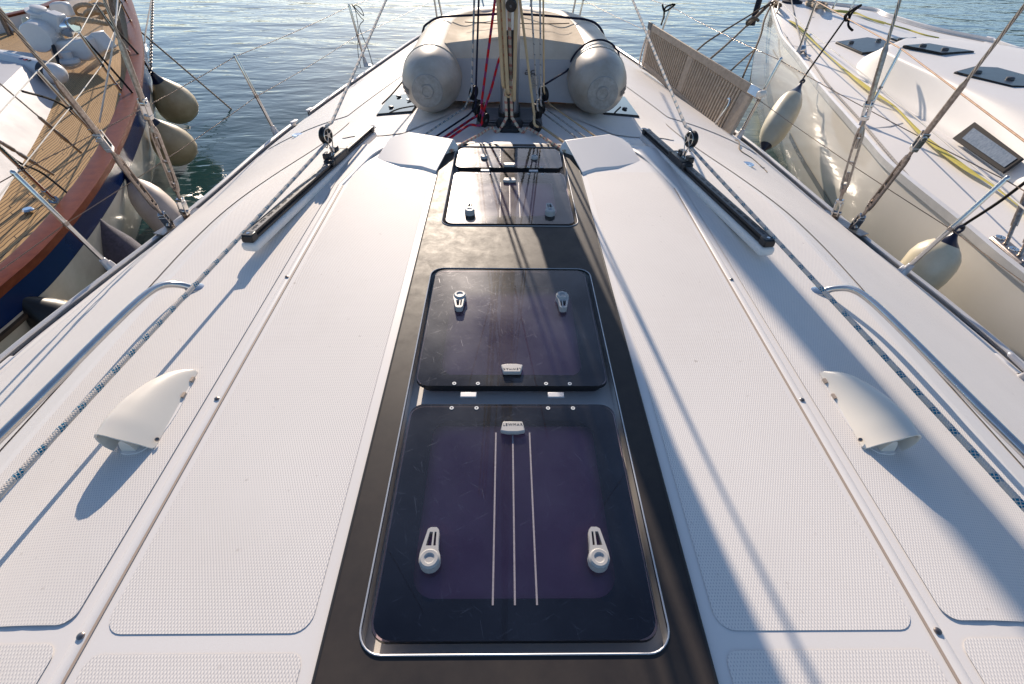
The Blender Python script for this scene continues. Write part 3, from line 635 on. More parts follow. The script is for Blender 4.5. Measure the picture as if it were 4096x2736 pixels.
# --- genoa tracks
def track(s):
    a=V((s*.952,1.575,.004)); b=V((s*.800,2.90,-.03)); 
    a.z=Z(a.x,a.y)+.010; b.z=Z(b.x,b.y)+.012
    lift=max(Z(*(a.lerp(b,k/20)).xy)-a.lerp(b,k/20).z for k in range(21))+.012; a.z+=lift; b.z+=lift; d=(b-a); L=d.length; rz=math.atan2(d.y,d.x)-PI/2; mid=(a+b)/2
    pitch=math.asin(d.z/L); rot=Matrix.Rotation(rz,3,'Z')@Matrix.Rotation(pitch,3,'X')
    W=lambda x,y,z: mid+rot@V((x,y,z))
    mb=MB(); mb.box(W(0,0,-.020),(.062,L+.05,.036),mat=rot); mb.build('track_plinth','gel',yacht,bevel=.014,bseg=3)
    mb=MB(); 
    sec=[(-.018,0),(-.018,.008),(-.010,.012),(-.010,.017),(-.017,.022),(-.017,.027),(.017,.027),(.017,.022),(.010,.017),(.010,.012),(.018,.008),(.018,0)]
    mb.grid([[W(x,-L/2,z) for x,z in sec],[W(x,L/2,z) for x,z in sec]],smooth=False,closed=True)
    t=mb.build('genoa_track','black',yacht)
    mb=MB(); mb.grid([[W(x,y,z) for x,z in((-.0155,.0275),(.0155,.0275))] for y in(-L/2+.01,L/2-.01)],smooth=False); mb.build('track_cap_strip','alu_dk',t)
    k=0; y=-L/2+.05
    while y<L/2-.03:
        mb=MB()
        for dy,r in((-.014,.0052),(0,.0062),(.014,.0052)):
            p=W(0,y+dy,.0278); mb.lathe(p,p+V((0,0,.0006)),[(0,r),(1,r)],10,cap=True)
        mb.build('track_holes','black',t); y+=.058
    for e,yy in((-1,-L/2),(1,L/2)):
        mb=MB(); mb.box(W(0,yy,.013),(.044,.04,.03),mat=rot); ec=mb.build('end_stop','black',t,bevel=.005)
        p=W(0,yy,.0285); mb=MB(); mb.lathe(p,p+V((0,0,.0015)),[(0,.007),(1,.006),(1,0)],12); mb.build('screw','steel',t)
    p=W(0,L/2+.04,.012); mb=MB(); mb.tube([p+V((.019*math.cos(i*PI/8),.024*math.sin(i*PI/8),.002)) for i in range(16)],.0035,8,closed=True); mb.build('deck_eye','steel',yacht)
    # car and upright sheave block
    yc=.86-L/2+.03; yc=L/2-.50
    mb=MB(); mb.box(W(0,yc,.024),(.052,.15,.034),mat=rot); mb.box(W(0,yc-.085,.024),(.050,.03,.026),mat=rot); mb.box(W(-s*0,yc+.088,.026),(.050,.03,.028),mat=rot)
    mb.box(W(s*.022,yc-.05,.044),(.03,.045,.03),mat=rot); mb.box(W(s*.022,yc+.045,.044),(.03,.045,.03),mat=rot); cr_=mb.build('track_car','black',yacht,bevel=.006)
    mb=MB(); mb.grid([[W(x*-s,y,z) for x,z in((-.026,.0425),(.0,.0425))] for y in(yc-.065,yc+.065)],smooth=False); mb.build('car_strip','steel',cr_)
    base=W(s*.012,yc+.0,.045); top=base+V((s*.014,-.006,.084))
    axis=V((-s*.93,-.28,.08)).normalized()
    mb=MB(); c=top; hw=.011
    mb.lathe(c-axis*hw,c+axis*hw,[(0,.038),(.12,.038),(.35,.030),(.5,.028),(.65,.030),(.88,.038),(1,.038)],28,cap=True); bl=mb.build('sheet_block','black',yacht)
    for q in(-1,1):
        mb=MB(); a=c+axis*q*(hw+.003); up=(V((0,0,1))-axis*axis.z).normalized(); sd_=axis.cross(up)
        def e(r,ang,sq=1): return a+up*math.cos(ang)*r+sd_*math.sin(ang)*r*sq
        rim=[]; n=28
        for i in range(n):
            an=2*PI*i/n; rr=.032 if math.cos(an)>-.3 else .032+.028*((-math.cos(an)-.3)/.7)**1.5
            rim.append(a+up*math.cos(an)*rr+sd_*math.sin(an)*min(rr,.032)*(.8 if math.cos(an)<-.6 else 1))
        mb.tube(rim,.0028,6,closed=True)
        for i in range(5):
            an=2*PI*i/5; mb.tube([a,a+up*math.cos(an)*.030+sd_*math.sin(an)*.030],.0028,6)
        mb.lathe(a-axis*.003,a+axis*.003,[(0,.011),(1,.011)],16,cap=True); mb.build('cheek_plate','steel_light',bl)
    mb=MB(); mb.tube([base-V((0,0,.004)),base+V((0,0,.028))],.010,10); mb.tube([base+V((-.012,0,.02)),base+V((.012,0,.02))],.006,8); mb.build('swivel','steel',bl)
    return c,axis
M['alu_dk']=mat('grey_track_metal',(.16,.16,.165),.5,metal=.5,var=.2,vscale=30)
M['steel_light']=mat('pale_stainless',(.66,.60,.52),.2,metal=.9)
BL={s:track(s) for s in(-1,1)}
# --- cabin top handrails
for s in(-1,1):
    P_=[(s*1.105,1.395,Z(1.105,1.395)),(s*1.14,1.38,-.005),(s*1.17,1.345,.018),(s*1.185,1.27,.030),(s*1.195,1.1,.036),(s*1.21,.8,.037),(s*1.235,.4,.037),(s*1.25,-.3,.037),(s*1.24,-.8,.045),(s*1.23,-.9,-.04)]
    mb=MB(); mb.tube(cr(P_,8),.0118,14); hr=mb.build('handrail','steel',yacht)
    for b in(P_[0],P_[-1]):
        b=V(b); zz=Z(b.x,b.y)+.004; mb=MB(); mb.lathe((b.x,b.y,zz),(b.x,b.y,zz+.008),[(0,.034),(.5,.033),(1,.018),(1,0)],20,sx=.75); mb.build('foot_flange','steel',hr)
# --- cowl vents
SU=[0,.05,.16,.30,.46,.62,.78,.90,.98,1.0,.985,.94,.86,.80]; SV=[0,.10,.34,.60,.84,.98,1.0,.92,.74,.52,.34,.17,.05,0]
for s in(-1,1):
    def vp(t,u,v,ins=0):
        f=interp(t,[0,.03,.08,.18,.35,.6,.85,1],[.14,.28,.42,.58,.76,.93,1,1]); xi=lerp(.880,.865,t); W_=.120*f; H=.070*f*(1-.06*sm(.8,1,t))
        y=lerp(.958,.700,t)+.0*v+(.018*v*sm(.85,1,t)*-0)
        return V((s*(xi+ins+u*(W_-2*ins)),y+.012*(1-abs(2*u-1))*sm(.9,1,t)*-1,max(0,v*(H-ins))+.0035))
    rows=[[vp(i/16,u,v) for u,v in zip(SU,SV)] for i in range(17)]
    mb=MB(); mb.grid(rows); mb.add(rows[0],[tuple(range(len(SU)))]); v_=mb.build('vent','vent',yacht,subsurf=1)
    rim=rows[-1]; inn=[vp(1.0,u,v,.0045)+V((0,.0015,0)) for u,v in zip(SU,SV)]; deep=[vp(.62,u,v,.006) for u,v in zip(SU,SV)]
    mb=MB(); mb.grid([rim,[p+V((0,-.002,0)) for p in [a_.lerp(b_,.5) for a_,b_ in zip(rim,inn)]],inn,deep]); mb.add(deep,[tuple(range(len(SU)))]); mb.build('vent_mouth','vent',v_)
    # water baffle standing inside the mouth
    rows=[[V((s*(lerp(.893,.928,k/8)+.012*i/4),lerp(.76,.694,i/4),.003+.040*math.sin(PI*min(1,k/8*1.0))**.7*(.75+.25*i/4))) for k in range(9)] for i in range(5)]
    mb=MB(); mb.grid(rows); mb.add(rows[-1],[tuple(range(9))]); mb.build('baffle','vent',v_)
    ol=[]
    for k in range(30):
        an=2*PI*k/30; c_,d_=math.cos(an),math.sin(an); yy=.823+.138*c_; wd=lerp(.058,.020,sm(.70,.96,yy)); xc=lerp(.920,.893,sm(.70,.95,yy)); ol.append(V((s*(xc+wd*math.copysign(abs(d_)**.7,d_)),yy,0)))
    mb=MB(); mb.add([p+V((0,0,.0045)) for p in ol]+[p+V((0,0,-.002)) for p in ol],[tuple(range(30))]+[(i,(i+1)%30,30+(i+1)%30,30+i) for i in range(30)]); mb.build('base_flange','gel',v_)
    for yy,xx in((.925,.8785),(.868,.8745)):
        mb=MB(); mb.box((s*xx,yy,.007),(.007,.016,.007)); mb.build('vent_slot','seal',v_)
    p=V((s*.866,.722,.012)); mb=MB(); mb.lathe(p,p+V((-s*.003,-.002,.004)),[(0,.0055),(1,.004)],10,cap=True); mb.build('screw','steel_worn',v_)
# --- mooring cleats on side decks
for s in(-1,1):
    c=V((s*2.245,1.40,Z(s*2.245,1.4))); d=V((-.10*s,1,0)).normalized()
    mb=MB(); mb.tube(cr([c+d*.15+V((0,0,.058)),c+d*.08+V((0,0,.05)),c+V((0,0,.046)),c-d*.08+V((0,0,.05)),c-d*.15+V((0,0,.058))],6),[.006]+[.011]*22+[.010,.006],10,r2=None)
    for q in(-1,1): mb.tube([c+d*q*.045+V((0,0,-.002)),c+d*q*.04+V((0,0,.046))],[.022,.010],10)
    mb.build('mooring_cleat','alu_grey',yacht)
    mb=MB(); mb.box(c+V((-.01*s,0,.002)),(.085,.40,.012),rz=.10*s); mb.build('cleat_pad','gel',yacht,bevel=.006)
# --- filler caps
for q,nm in(((683,310),'filler_cap'),((1713,377),'filler_cap')):
    p=hit(*q,.004); mb=MB(); mb.lathe(p,p+V((0,0,.006)),[(0,.042),(.6,.041),(1,.034),(.8,.030),(.8,.012),(1.1,.010),(1.1,0)],28); mb.build(nm,'chrome',yacht)
p=hit(1744,383,.004); MB().box(p,(.05,.022,.002),rz=-.9).build('filler_label','black',yacht)
# --- shrouds, turnbuckles, chainplates
def along(a,b,d): return a+(b-a).normalized()*d
def shroud(foot,top,L,tk=.16):
    f,t=V(foot),V(top); u=(t-f).normalized(); end=f+u*L; q_=1.65
    side=u.cross(V((0,1,0))).normalized()
    sh=MB().tube([f+u*.52*q_,f+u*.53*q_,end],.0078,10).build('shroud','wire',yacht)
    # stud terminal, fork, body of turnbuckle, lower fork
    MB().lathe(f+u*.40*q_,f+u*.58*q_,[(0,.014),(.1,.015),(.9,.0145),(.95,.010),(1,.009)],12,cap=True).build('swage_terminal','steel_worn',sh)
    mb=MB(); rot=u.to_track_quat('Z','X').to_matrix()
    W=lambda x,y,z: f+rot@V((x*1.35,y*1.35,z*q_))
    for q in(-1,1): mb.box(W(q*.011,0,.385),(.007,.036,.085),mat=rot)
    mb.box(W(0,0,.352),(.037,.033,.022),mat=rot); mb.lathe(W(-.018,0,.395),W(.018,0,.395),[(0,.014),(1,.014)],12,cap=True); mb.build('toggle','steel',sh,bevel=.002)
    MB().tube([f+u*.29*q_,f+u*.352*q_],.010,10).build('threaded_stud','steel_worn',sh); MB().tube([f+u*.055*q_,f+u*.12*q_],.010,10).build('threaded_stud','steel_worn',sh)
    mb=MB()
    for q in(-1,1):
        mb.tube([W(q*.004,0,.092),W(q*.0125,0,.118),W(q*.0135,0,.15),W(q*.0135,0,.27),W(q*.012,0,.295),W(q*.004,0,.318)],[.013,.0075,.006,.006,.0075,.013],8,r2=[.014,.013,.011,.011,.013,.014],up=(rot@V((1,0,0))))
    mb.box(W(0,0,.20),(.036,.011,.010),mat=rot)
    mb.lathe(W(0,0,.085),W(0,0,.105),[(0,.012),(1,.017)],10,cap=True); mb.lathe(W(0,0,.305),W(0,0,.325),[(0,.017),(1,.012)],10,cap=True)
    mb.tube([W(0,0,.13),W(0,0,.165)],.009,8); mb.tube([W(0,0,.25),W(0,0,.285)],.009,8)
    mb.build('turnbuckle','steel_worn',sh)
    mb=MB()
    for q in(-1,1): mb.box(W(q*.012,0,.022),(.008,.040,.085),mat=rot)
    mb.box(W(0,0,.055),(.038,.034,.018),mat=rot); mb.lathe(W(-.022,0,.008),W(.022,0,.008),[(0,.012),(1,.012)],12,cap=True); mb.build('lower_toggle','steel',sh,bevel=.002)
    return sh
for s,(fA,tA),(fB,tB) in((-1,((-2.075,2.705,-.515),nx(0,40,-1.97)),((-2.035,2.83,-.505),nx(418,0,-1.93))),(1,((2.185,2.74,-.515),nx(4096,25,2.10)),((2.135,2.88,-.505),nx(3600,0,2.02)))):
    fA,fB=V(fA),V(fB); shroud(fA,tA,9); shroud(fB,tB,8)
    mb=MB(); m_=(fA+fB)/2; rz=math.atan2(fB.y-fA.y,fB.x-fA.x)-PI/2
    for f in(fA,fB): mb.box(f+V((0,0,-.022)),(.010,.05,.075),rz=rz)
    mb.box(V((m_.x-s*.01,m_.y,Z(m_.x-s*.02,m_.y)+.008)),(.075,.34,.008),rz=rz); mb.build('chainplate','steel_worn',yacht,bevel=.002)
# --- mast with collar, coverplate, deck blocks
KM=.9455
def mq(p): p=V(p); return C0+(p-C0)*KM if False else V((p.x*KM-.0012,p.y*KM,p.z*KM+.0545))
MX,MY,MZ=.004,3.12,Z(0,3.12)
def ov_(rx,ry,n=28): return [(rx*math.copysign(abs(math.cos(2*PI*i/n))**.8,math.cos(2*PI*i/n)),ry*math.copysign(abs(math.sin(2*PI*i/n))**.8,math.sin(2*PI*i/n))) for i in range(n)]
M['alu_mast']=mat('brushed_mast_aluminium',(.50,.50,.52),.3,metal=.8,var=.15,vscale=3)
mb=MB(); mb.grid([[V((MX+x,MY+y+.12-(z-MZ)*.008,z)) for x,y in ov_(.0586,.115)] for z in(MZ+.04,.3,1,3,8,15.5)],closed=True); mast=mb.build('mast','alu_mast',yacht)
MB().grid([[V((MX+x*k,MY+.12+y*k,z)) for x,y in ov_(.066,.122)] for z,k in((MZ,1.06),(MZ+.05,1.02),(MZ+.055,.93))],closed=True).build('mast_collar','black',mast)
cb=MB(); cb.box((MX+.004,MY-.002,.10),(.046,.012,.15)); cb.box((MX+.004,MY-.002,.335),(.047,.010,.24)); cb.build('cover_plate','black',mast,bevel=.004)
for zz in(.035,.15,.21,.26,.34,.43):
    for q in(-1,1):
        p=V((MX+.004+q*.020,MY-.008,zz)); MB().lathe(p,p+V((0,-.004,0)),[(0,.004),(1,.003)],8,cap=True).build('plate_screw','steel',mast)
MB().box((MX,MY+.08,MZ+.010),(.40,.30,.016)).build('mast_step_plate','alu_dk',yacht,bevel=.006)
for s in(-1,1):
    for k in range(2): MB().box((MX+s*.115,MY-.055-.0*k,MZ+.024+.0*k),(.075,.018,.010)).build('mast_step_bar','alu',yacht,bevel=.003)
    MB().tube([V((MX+s*(.15+.022*math.cos(i*PI/7)),MY-.07+.02*math.sin(i*PI/7),MZ+.03)) for i in range(14)],.0035,6,closed=True).build('deck_shackle','steel',yacht)
# front tray with rounded end below centre organisers
MB().prism(rrect(-.056,.066,2.93,3.08,.03),MZ-.02,MZ+.028).build('organiser_tray','black',yacht,bevel=.004)
def sheaveblock(c,axis,r,w_,name='deck_block'):
    r*=KM; w_*=KM; c=mq(c); a=V(axis).normalized(); mb=MB(); mb.lathe(c-a*w_,c+a*w_,[(0,r*.75),(.06,r),(.16,r),(.3,r*.84),(.5,r*.78),(.7,r*.84),(.84,r),(.94,r),(1,r*.75)],26,cap=True)
    o=mb.build(name,'black',yacht); mb=MB()
    for q in(-1,1): mb.lathe(c+a*q*w_,c+a*q*(w_+.003),[(0,r*.24),(1,r*.2),(1,0)],12)
    mb.build('axle_cap','alu_dk',o); return o
Lb=[(-.222,3.34,.075),(-.200,3.24,.025),(-.183,3.20,.010),(-.164,3.16,-.004),(-.146,3.12,-.018)]
for i,c in enumerate(Lb): sheaveblock(c,(1,-.55,-.12),.042 if i else .044,.010)
Rb=[(.222,3.34,.075),(.196,3.24,.028),(.176,3.20,.012)]
for i,c in enumerate(Rb): sheaveblock(c,(1,.6,.12),.045,.011)
sheaveblock((.165,3.10,-.045),(.55,.8,.35),.040,.010)
sheaveblock((-.035,3.15,-.058),(.55,-.35,.62),.048,.011); sheaveblock((.047,3.15,-.058),(.55,.35,-.62),.048,.011)
c_=py_(2045/K,22/K,2.97); sheaveblock(((c_.x+.0012)/KM,c_.y/KM,(c_.z-.0545)/KM),(.25,.9,.2),.030,.010,'halyard_block')
# --- forestay with furled genoa (ahead of the frame; its shadow crosses the starboard deck)
mb=MB(); pts=[V((0,9.45-.38*z,z-.1)) for z in(.6,1,3,6,10,14,16)]
mb.tube(pts,[.05,.07,.09,.09,.075,.05,.03],14); mb.build('furled_genoa',mat('white_sailcloth',(.7,.69,.66),.8,var=.1),yacht)
MB().tube([(0,9.3,-.35),(0,9.05,.5)],.008,8).lathe((0,9.28,-.15),(0,9.24,.02),[(0,.09),(.05,.10),(.1,.05),(.9,.05),(.95,.10),(1,.09)],18,cap=True).build('furler_drum','black',yacht)
# anchor windlass on the bow, just over the dinghy
mb=MB(); mb.lathe((.06,8.55,-.33),(.06,8.55,-.12),[(0,.1),(.2,.1),(.3,.06),(.8,.06),(1,.08)],16,cap=True); mb.box((-.05,8.5,-.27),(.24,.18,.12)); mb.build('anchor_windlass','chrome',yacht,bevel=.01)
# ================================================================ RUNNING RIGGING (things of their own)
def rope(name,label,pts,r,m,cat='rope',group=None,smooth=6,seg=8,straight=False):
    p=[V(q) for q in pts]; p=p if straight else cr(p,smooth)
    return tag(MB().tube(p,r,seg).build(name,m),label,cat,group)
for s,nm in((-1,'left'),(1,'right')):
    c,axis=BL[s]; up=V((0,0,1)); r=.034
    low=V((s*1.085,.53,.055)); aft=V((s*1.12,-.9,.09)); T=py_(885,0,4.2) if s<0 else py_(1450,0,4.2)
    u=(T-c).normalized(); far=c+u*(T-c).length*3.2
    P_=[aft,low,c+V((s*.035,-.3,-.045)),c+V((s*.004,-.05,-.034)),c+V((0,.010,-.033)),c+V((0,.033,-.005))+u*.0,c+V((0,.037,.028)),c+u*.11+V((0,.012,0)),T,far]
    pts=[P_[0],P_[0].lerp(P_[1],.5)]+P_[1:2]+[P_[1].lerp(P_[2],.5)]+cr(P_[2:8],6)+[P_[8],P_[9]]
    rope('genoa_sheet','grey blue-flecked sheet along the %s side of the coachroof through the sheave block'%nm,pts,.0074,'sheet',group='genoa sheets',straight=True,seg=12)
G='halyards and control lines led from the mast foot'
def halyard(label,block,top_q,deck,m,r,topy=3.12,extra=None):
    b=mq(block); t=py_(*top_q,topy); u=(t-b).normalized()
    ext=t+u*4
    e1,e2=V(deck[0]),V(deck[1]); P_=[ext,t,b.lerp(t,.5)]+cr([b+u*.02,b+V((0,-.045,-.02)),e1+(e2-e1)*.06],4)+[e2]
    return rope('halyard',label,P_,r,m,group=G,seg=8,straight=True)
fx=lambda px,py,z: pz(px,py,z)
def dk(a,b,off=.012): p=nhit(a,b); return V((p.x,p.y,p.z+off))
halyard('blue and grey flecked line, outermost on the left of the mast',(-.232,3.33,.115),(1897/K,0),[nz(1868,425,.03),nz(1690,545,.0)],'sheet2',.0055)
halyard('plain navy blue line left of the mast beside the red ones',(-.205,3.23,.060),(1915/K,0),[nz(1880,456,.02),nz(1735,552,.0)],'navyrope',.0055)
halyard('red line with blue flecks reaching highest left of the mast',(-.17,3.18,.04),(1980/K,0),[nz(1895,470,.015),nz(1768,556,.0)],'redrope',.007)
b_=mq((-.148,3.12,.01)); t_=mq((-.064,3.30,.26)); rope('halyard','inner of the two red lines with blue flecks, entering the mast low down',[t_+V((.02,.03,.03)),t_,b_.lerp(t_,.5),b_+V((-.005,0,.02)),b_+V((-.02,-.04,-.04)),nz(1880,500,.012),nz(1835,527,.006),nz(1790,560,.0)],.007,'redrope',group=G)
# centre bundle
def centre(label,a,b,ya,m,r,low=None):
    pa=py_(a/K,0,ya); pb=py_(b[0]/K,b[1]/K,ya-.02); u=(pa-pb).normalized(); P_=[pa+u*4,pa,pa.lerp(pb,.5),pb]+[V(q) for q in (low or [])]
    return rope('halyard',label,P_,r,m,group=G)
centre('white rope with red flecks down the mast, led out to the right',2035,(2047,450),3.017,'creamred',.0085,[mq((.03,3.14,-.02)),mq((.085,3.10,-.08)),nz(2110,513,.0),nz(2160,541,.006),nz(2205,571,.012),nz(2262,606,.014)])
centre('white rope with red flecks down the mast face, led out to the left',2005,(2025,450),3.017,'creamred',.0085,[mq((-.02,3.14,-.02)),mq((-.07,3.10,-.08)),nz(1965,511,.0),nz(1910,543,.006),nz(1860,570,.012),nz(1800,606,.014)])
centre('thick tan halyard at the left edge of the mast face',1992,(2012,330),3.002,'cream',.0105,[py_(2020/K,345/K,3.025)])
centre('thick tan halyard running down to the sheave shackle on the mast',2012,(2030,345),2.993,'cream',.0100,[py_(2034/K,372/K,2.993)])
centre('thick tan halyard ending beside the bolts on the mast face',2065,(2057,380),2.998,'cream',.0100,[py_(2057/K,398/K,3.0)])
halyard('thick cream line crossing to the lowest right block',(.158,3.10,0.0),(2080/K,0),[nz(2165,506,.0),nz(2262,574,.0)],'cream',.0072)
halyard('white line with dark specks, nearest the mast on its right',(.178,3.2,.055),(2124/K,0),[nz(2168,448,.02),nz(2312,556,.0)],'whiteblk',.005)
halyard('white line with dark specks, middle one right of the mast',(.200,3.24,.07),(2160/K,0),[nz(2180,432,.02),nz(2345,552,.0)],'whiteblk',.005)
halyard('cream line with dark specks, outermost upright one right of the mast',(.222,3.34,.12),(2173/K,0),[nz(2188,410,.03),nz(2385,548,.0)],'cream',.0048)
# shackle the tan halyard turns round
p=py_(2035/K,365/K,2.998); q=thing('halyard_shackle','steel bow shackle hanging in a loop of tan rope on the mast face','shackle',tuple(p))
MB().tube([p+V((.020*math.cos(i*PI/6),0,.022*math.sin(i*PI/6)-.008)) for i in range(12)],.006,8,closed=True).build('rope_loop','cream',q)
MB().lathe(p+V((-.001,-.014,.006)),p+V((-.001,.02,.006)),[(0,.008),(.2,.009),(1,.008)],12,cap=True).build('pin','steel',q)
# rope lying in the left toe rail
rope('rail_line','white rope with red and blue flecks lying along the left toe rail',[inset(-1,-.6+i*.12,-.048,.017) for i in range(84)],.0062,'railrope',straight=True)
rope('cockpit_line','grey dock line made fast on the right mooring cleat',[(2.42,1.9-.55,-.50),(2.36,1.42,-.545),(2.25,1.47,-.535),(2.20,1.43,-.55),(2.21,1.36,-.55),(2.26,1.25,-.55),(2.3,1.05,-.56)],.010,'greyrope')
# thin black cord tied on the third left stanchion
a=V((-1.67,6.24,.11)); rope('cord','thin black cord hanging in loops from the farthest left stanchion',[a+V((.05,.0,.01)),a+V((.10,.02,-.02)),a+V((.12,.02,-.09)),a+V((.05,.0,-.02)),a+V((.02,0,.01)),a+V((.09,.0,-.10)),a+V((.115,.0,-.13)),a+V((.06,0,-.2)),a+V((.12,-.02,-.40)),a+V((.16,-.05,-.555)),a+V((.24,-.0,-.565))],.004,'blackcord')
rope('cord','thin black cord tail hanging straight outside the farthest left stanchion',[a+V((.045,0,.01)),a+V((.04,.02,-.2)),a+V((-.01,.03,-.42)),a+V((-.015,.04,-.60))],.0035,'blackcord')
rope('cord','black cord knotted round the lifeline at the folded end of the boarding ramp',[py_(2655/K,75/K,6.1),py_(2662/K,30/K,6.15),py_(2700/K,18/K,6.2),py_(2660/K,45/K,6.15),py_(2650/K,20/K,6.1),py_(2657/K,55/K,6.1),py_(2645/K,98/K,5.9)],.009,'blackcord')
# ================================================================ DINGHY upside down on the foredeck
din=thing('inflatable_dinghy','upturned beige and grey inflatable dinghy lashed on the foredeck in front of the mast','dinghy',(.06,4.6,-.2))
TR=.213
def tubepath(s):
    x0=-.56 if s<0 else .655
    cx=.05
    return [V((x0,3.98,-.0)),V((x0,4.4,.0)),V((x0,4.8,.0)),V((lerp(x0,cx,.05),5.15,.0)),V((lerp(x0,cx,.22),5.42,.0)),V((lerp(x0,cx,.6),5.60,.0)),V((cx,5.66,.0))]
# side tubes share the bow
full=cr(tubepath(-1),8)+cr(tubepath(1),8)[::-1][1:]
full=[V((p.x,p.y,p.z-.005)) for p in full]
mb=MB(); mb.tube(full,TR,32,cap=False); tb=mb.build('buoyancy_tube','tube',din)
for s in(-1,1):
    x0=-.56 if s<0 else .655
    a=V((x0,3.99,-.005)); yw=.0; b=a+V((.0,-.36,.0))
    mb=MB(); mb.lathe(a,b,[(0,TR*1.004),(.25,TR*.985),(.50,TR*.88),(.72,TR*.70),(.86,TR*.56),(.93,TR*.48),(.935,0)],36); cn=mb.build('end_cone','cone',din)
    MB().tube([a+V((math.cos(2*PI*i/36)*(TR+.001),.0,math.sin(2*PI*i/36)*(TR+.001))) for i in range(36)],.005,6,closed=True).build('seam_band','tube',cn)
    MB().lathe(a.lerp(b,.925),a.lerp(b,.955),[(0,TR*.505),(.6,TR*.5),(1,TR*.47),(1,0)],32).build('end_patch','cap',cn)
    MB().lathe(a.lerp(b,.955),a.lerp(b,.985),[(0,TR*.22),(.5,TR*.22),(1,TR*.19),(1,TR*.15),(.6,TR*.14),(.6,0)],24).build('valve_disc','cap',cn)
    # three dark stripes on outer flank
    for k in range(3):
        an0=(PI-.10 if s<0 else .10)+(.10*k)*(1 if s<0 else -1)+(.02)
        an=an0; rows=[]
        for i in range(14):
            t=i/13*.80; rr=interp(t,[0,.25,.5,.72,.8],[TR*1.004,TR*.985,TR*.88,TR*.70,TR*.63])+.0025; y=a.y-.36*t
            rows.append([V((a.x+math.cos(an+q)*rr,y,a.z-.04+math.sin(an+q)*rr+.02)) for q in(-.030,.030)])
        MB().grid(rows).build('stripe','darkgrey2' if 'darkgrey2' in M else 'darkgrey',cn)
# upturned fabric bottom: a low vee with keel, over the tubes
rows=[]
ysb=[4.12,4.25,4.4,4.6,4.8,5.0,5.2,5.38,5.52]
def tcx(y): # half spans of tube centres at y
    xs_=[p for p in full if abs(p.y-y)<.2]
    l=[p.x for p in full if p.x<.05 and abs(p.y-y)==min(abs(q.y-y) for q in full if q.x<.05)][0]; r=[p.x for p in full if p.x>=.05 and abs(p.y-y)==min(abs(q.y-y) for q in full if q.x>=.05)][0]
    return l,r
for y in ysb:
    l,r=tcx(y); row=[]
    for k in range(25):
        u=k/24; x=lerp(l+.085,r-.085,u); v=abs(u-.5)*2
        kz=.245-.03*sm(5,5.6,y); z=lerp(kz,.178,min(1,v/.80)) if v<.80 else lerp(.178,.200,(v-.80)/.20)
        if abs(v-.55)<.05: z+=.008
        z+=.004*math.sin(x*14+y*5)*(1-v)
        if y<4.2: z-=.006
        row.append(V((x,y,z+.0)))
    rows.append(row)
mb=MB(); mb.grid(rows,uvs=None); mb.build('hull_fabric','fab',din,subsurf=1)
# cloth apron over the transom: beige overhang then grey panel down to the deck
l,r=tcx(4.1)
def apr(y0,z0,y1,z1,xl0,xr0,xl1,xr1,m,nm,peak=0):
    rows=[]
    for i in range(9):
        t=i/8; rows.append([V((lerp(lerp(xl0,xr0,u),lerp(xl1,xr1,u),t),lerp(y0,y1,t),lerp(z0+peak*(1-abs(u-.5)*2),z1,t)+.004*math.sin(u*18)*t)) for u in [k/20 for k in range(21)]])
    return MB().grid(rows).build(nm,m,din)
apr(4.135,.190,4.03,.10,l+.09,r-.09,l+.10,r-.10,'tube','transom_cover',.058)
apr(4.035,.115,3.93,-.15,l+.10,r-.10,l+.11,r-.11,'transom','transom',0)
MB().box((.05,4.02,-.155),(.8,.10,.03)).build('orange_flap','orange',din,bevel=.01)
for z_ in range(9):
    MB().box((.20,3.966-.0,.02-.011*z_),(.05,.006,.005)).build('grip_ridge','ink2' if 'ink2' in M else 'tube',din)
# marker pen numbers on transom (faded letters as in the photo: "B" seen reversed above a dash)
cu=bpy.data.curves.new('l','FONT'); cu.body='Be     n'; cu.size=.085; cu.align_x='CENTER'; cu.align_y='CENTER'; cu.extrude=.0005; cu.shear=.3
to=bpy.data.objects.new('t',cu); COL.objects.link(to); dg=bpy.context.evaluated_depsgraph_get(); me=bpy.data.meshes.new_from_object(to.evaluated_get(dg)); bpy.data.objects.remove(to)
me.materials.clear(); me.materials.append(M['ink']); lo=bpy.data.objects.new('hand_lettering',me); COL.objects.link(lo); lo.parent=din; lo.matrix_parent_inverse=Matrix.Translation(-V(din.location))
lo.location=(.09,3.985,.035); lo.rotation_euler=(R(90)-.35,PI,0)
DL=V((.0495,4.011,-.0464)); 
def dq(p): return DL+(V(p)-V((.06,4.6,-.2)))*.872
din.location=DL; din.scale=(.872,.872,.872)
# transparent window patch on the bottom
p0=[V((-.22,4.55,.238)),V((-.14,4.42,.240)),V((-.05,4.30,.245)),V((-.13,4.50,.248))]
# lashings
def over(y,xs_,lift=.008):
    out=[]
    for x in xs_:
        best=-.9; 
        l,r=tcx(max(4.05,y))
        for c in(l,r):
            d=abs(x-c)
            if d<TR+.001: best=max(best,math.sqrt((TR+.002)**2-d*d))
        if l<x<r:
            v=abs((x-(l+r)/2)/((r-l)/2)); best=max(best,(.25-.03*v) if v<.8 else .222)
        out.append(V((x,y,max(best,-.16)+lift)))
    return out
pts=[dq(p) for p in over(4.95,[-.80,-.77,-.74,-.68,-.6,-.5,-.4,-.2,0,.2,.4,.55,.65,.75,.82,.86])]
rope('lashing','long black lashing running straight across the far end of the dinghy',pts,.008,'navyrope',smooth=3)
rope('lashing','black lashing down the left side of the dinghy to the deck',[dq((-.80,4.95,-.05)),dq((-.83,4.7,-.12)),dq((-.93,4.35,-.20)),dq((-.99,4.1,-.225))],.005,'navyrope')
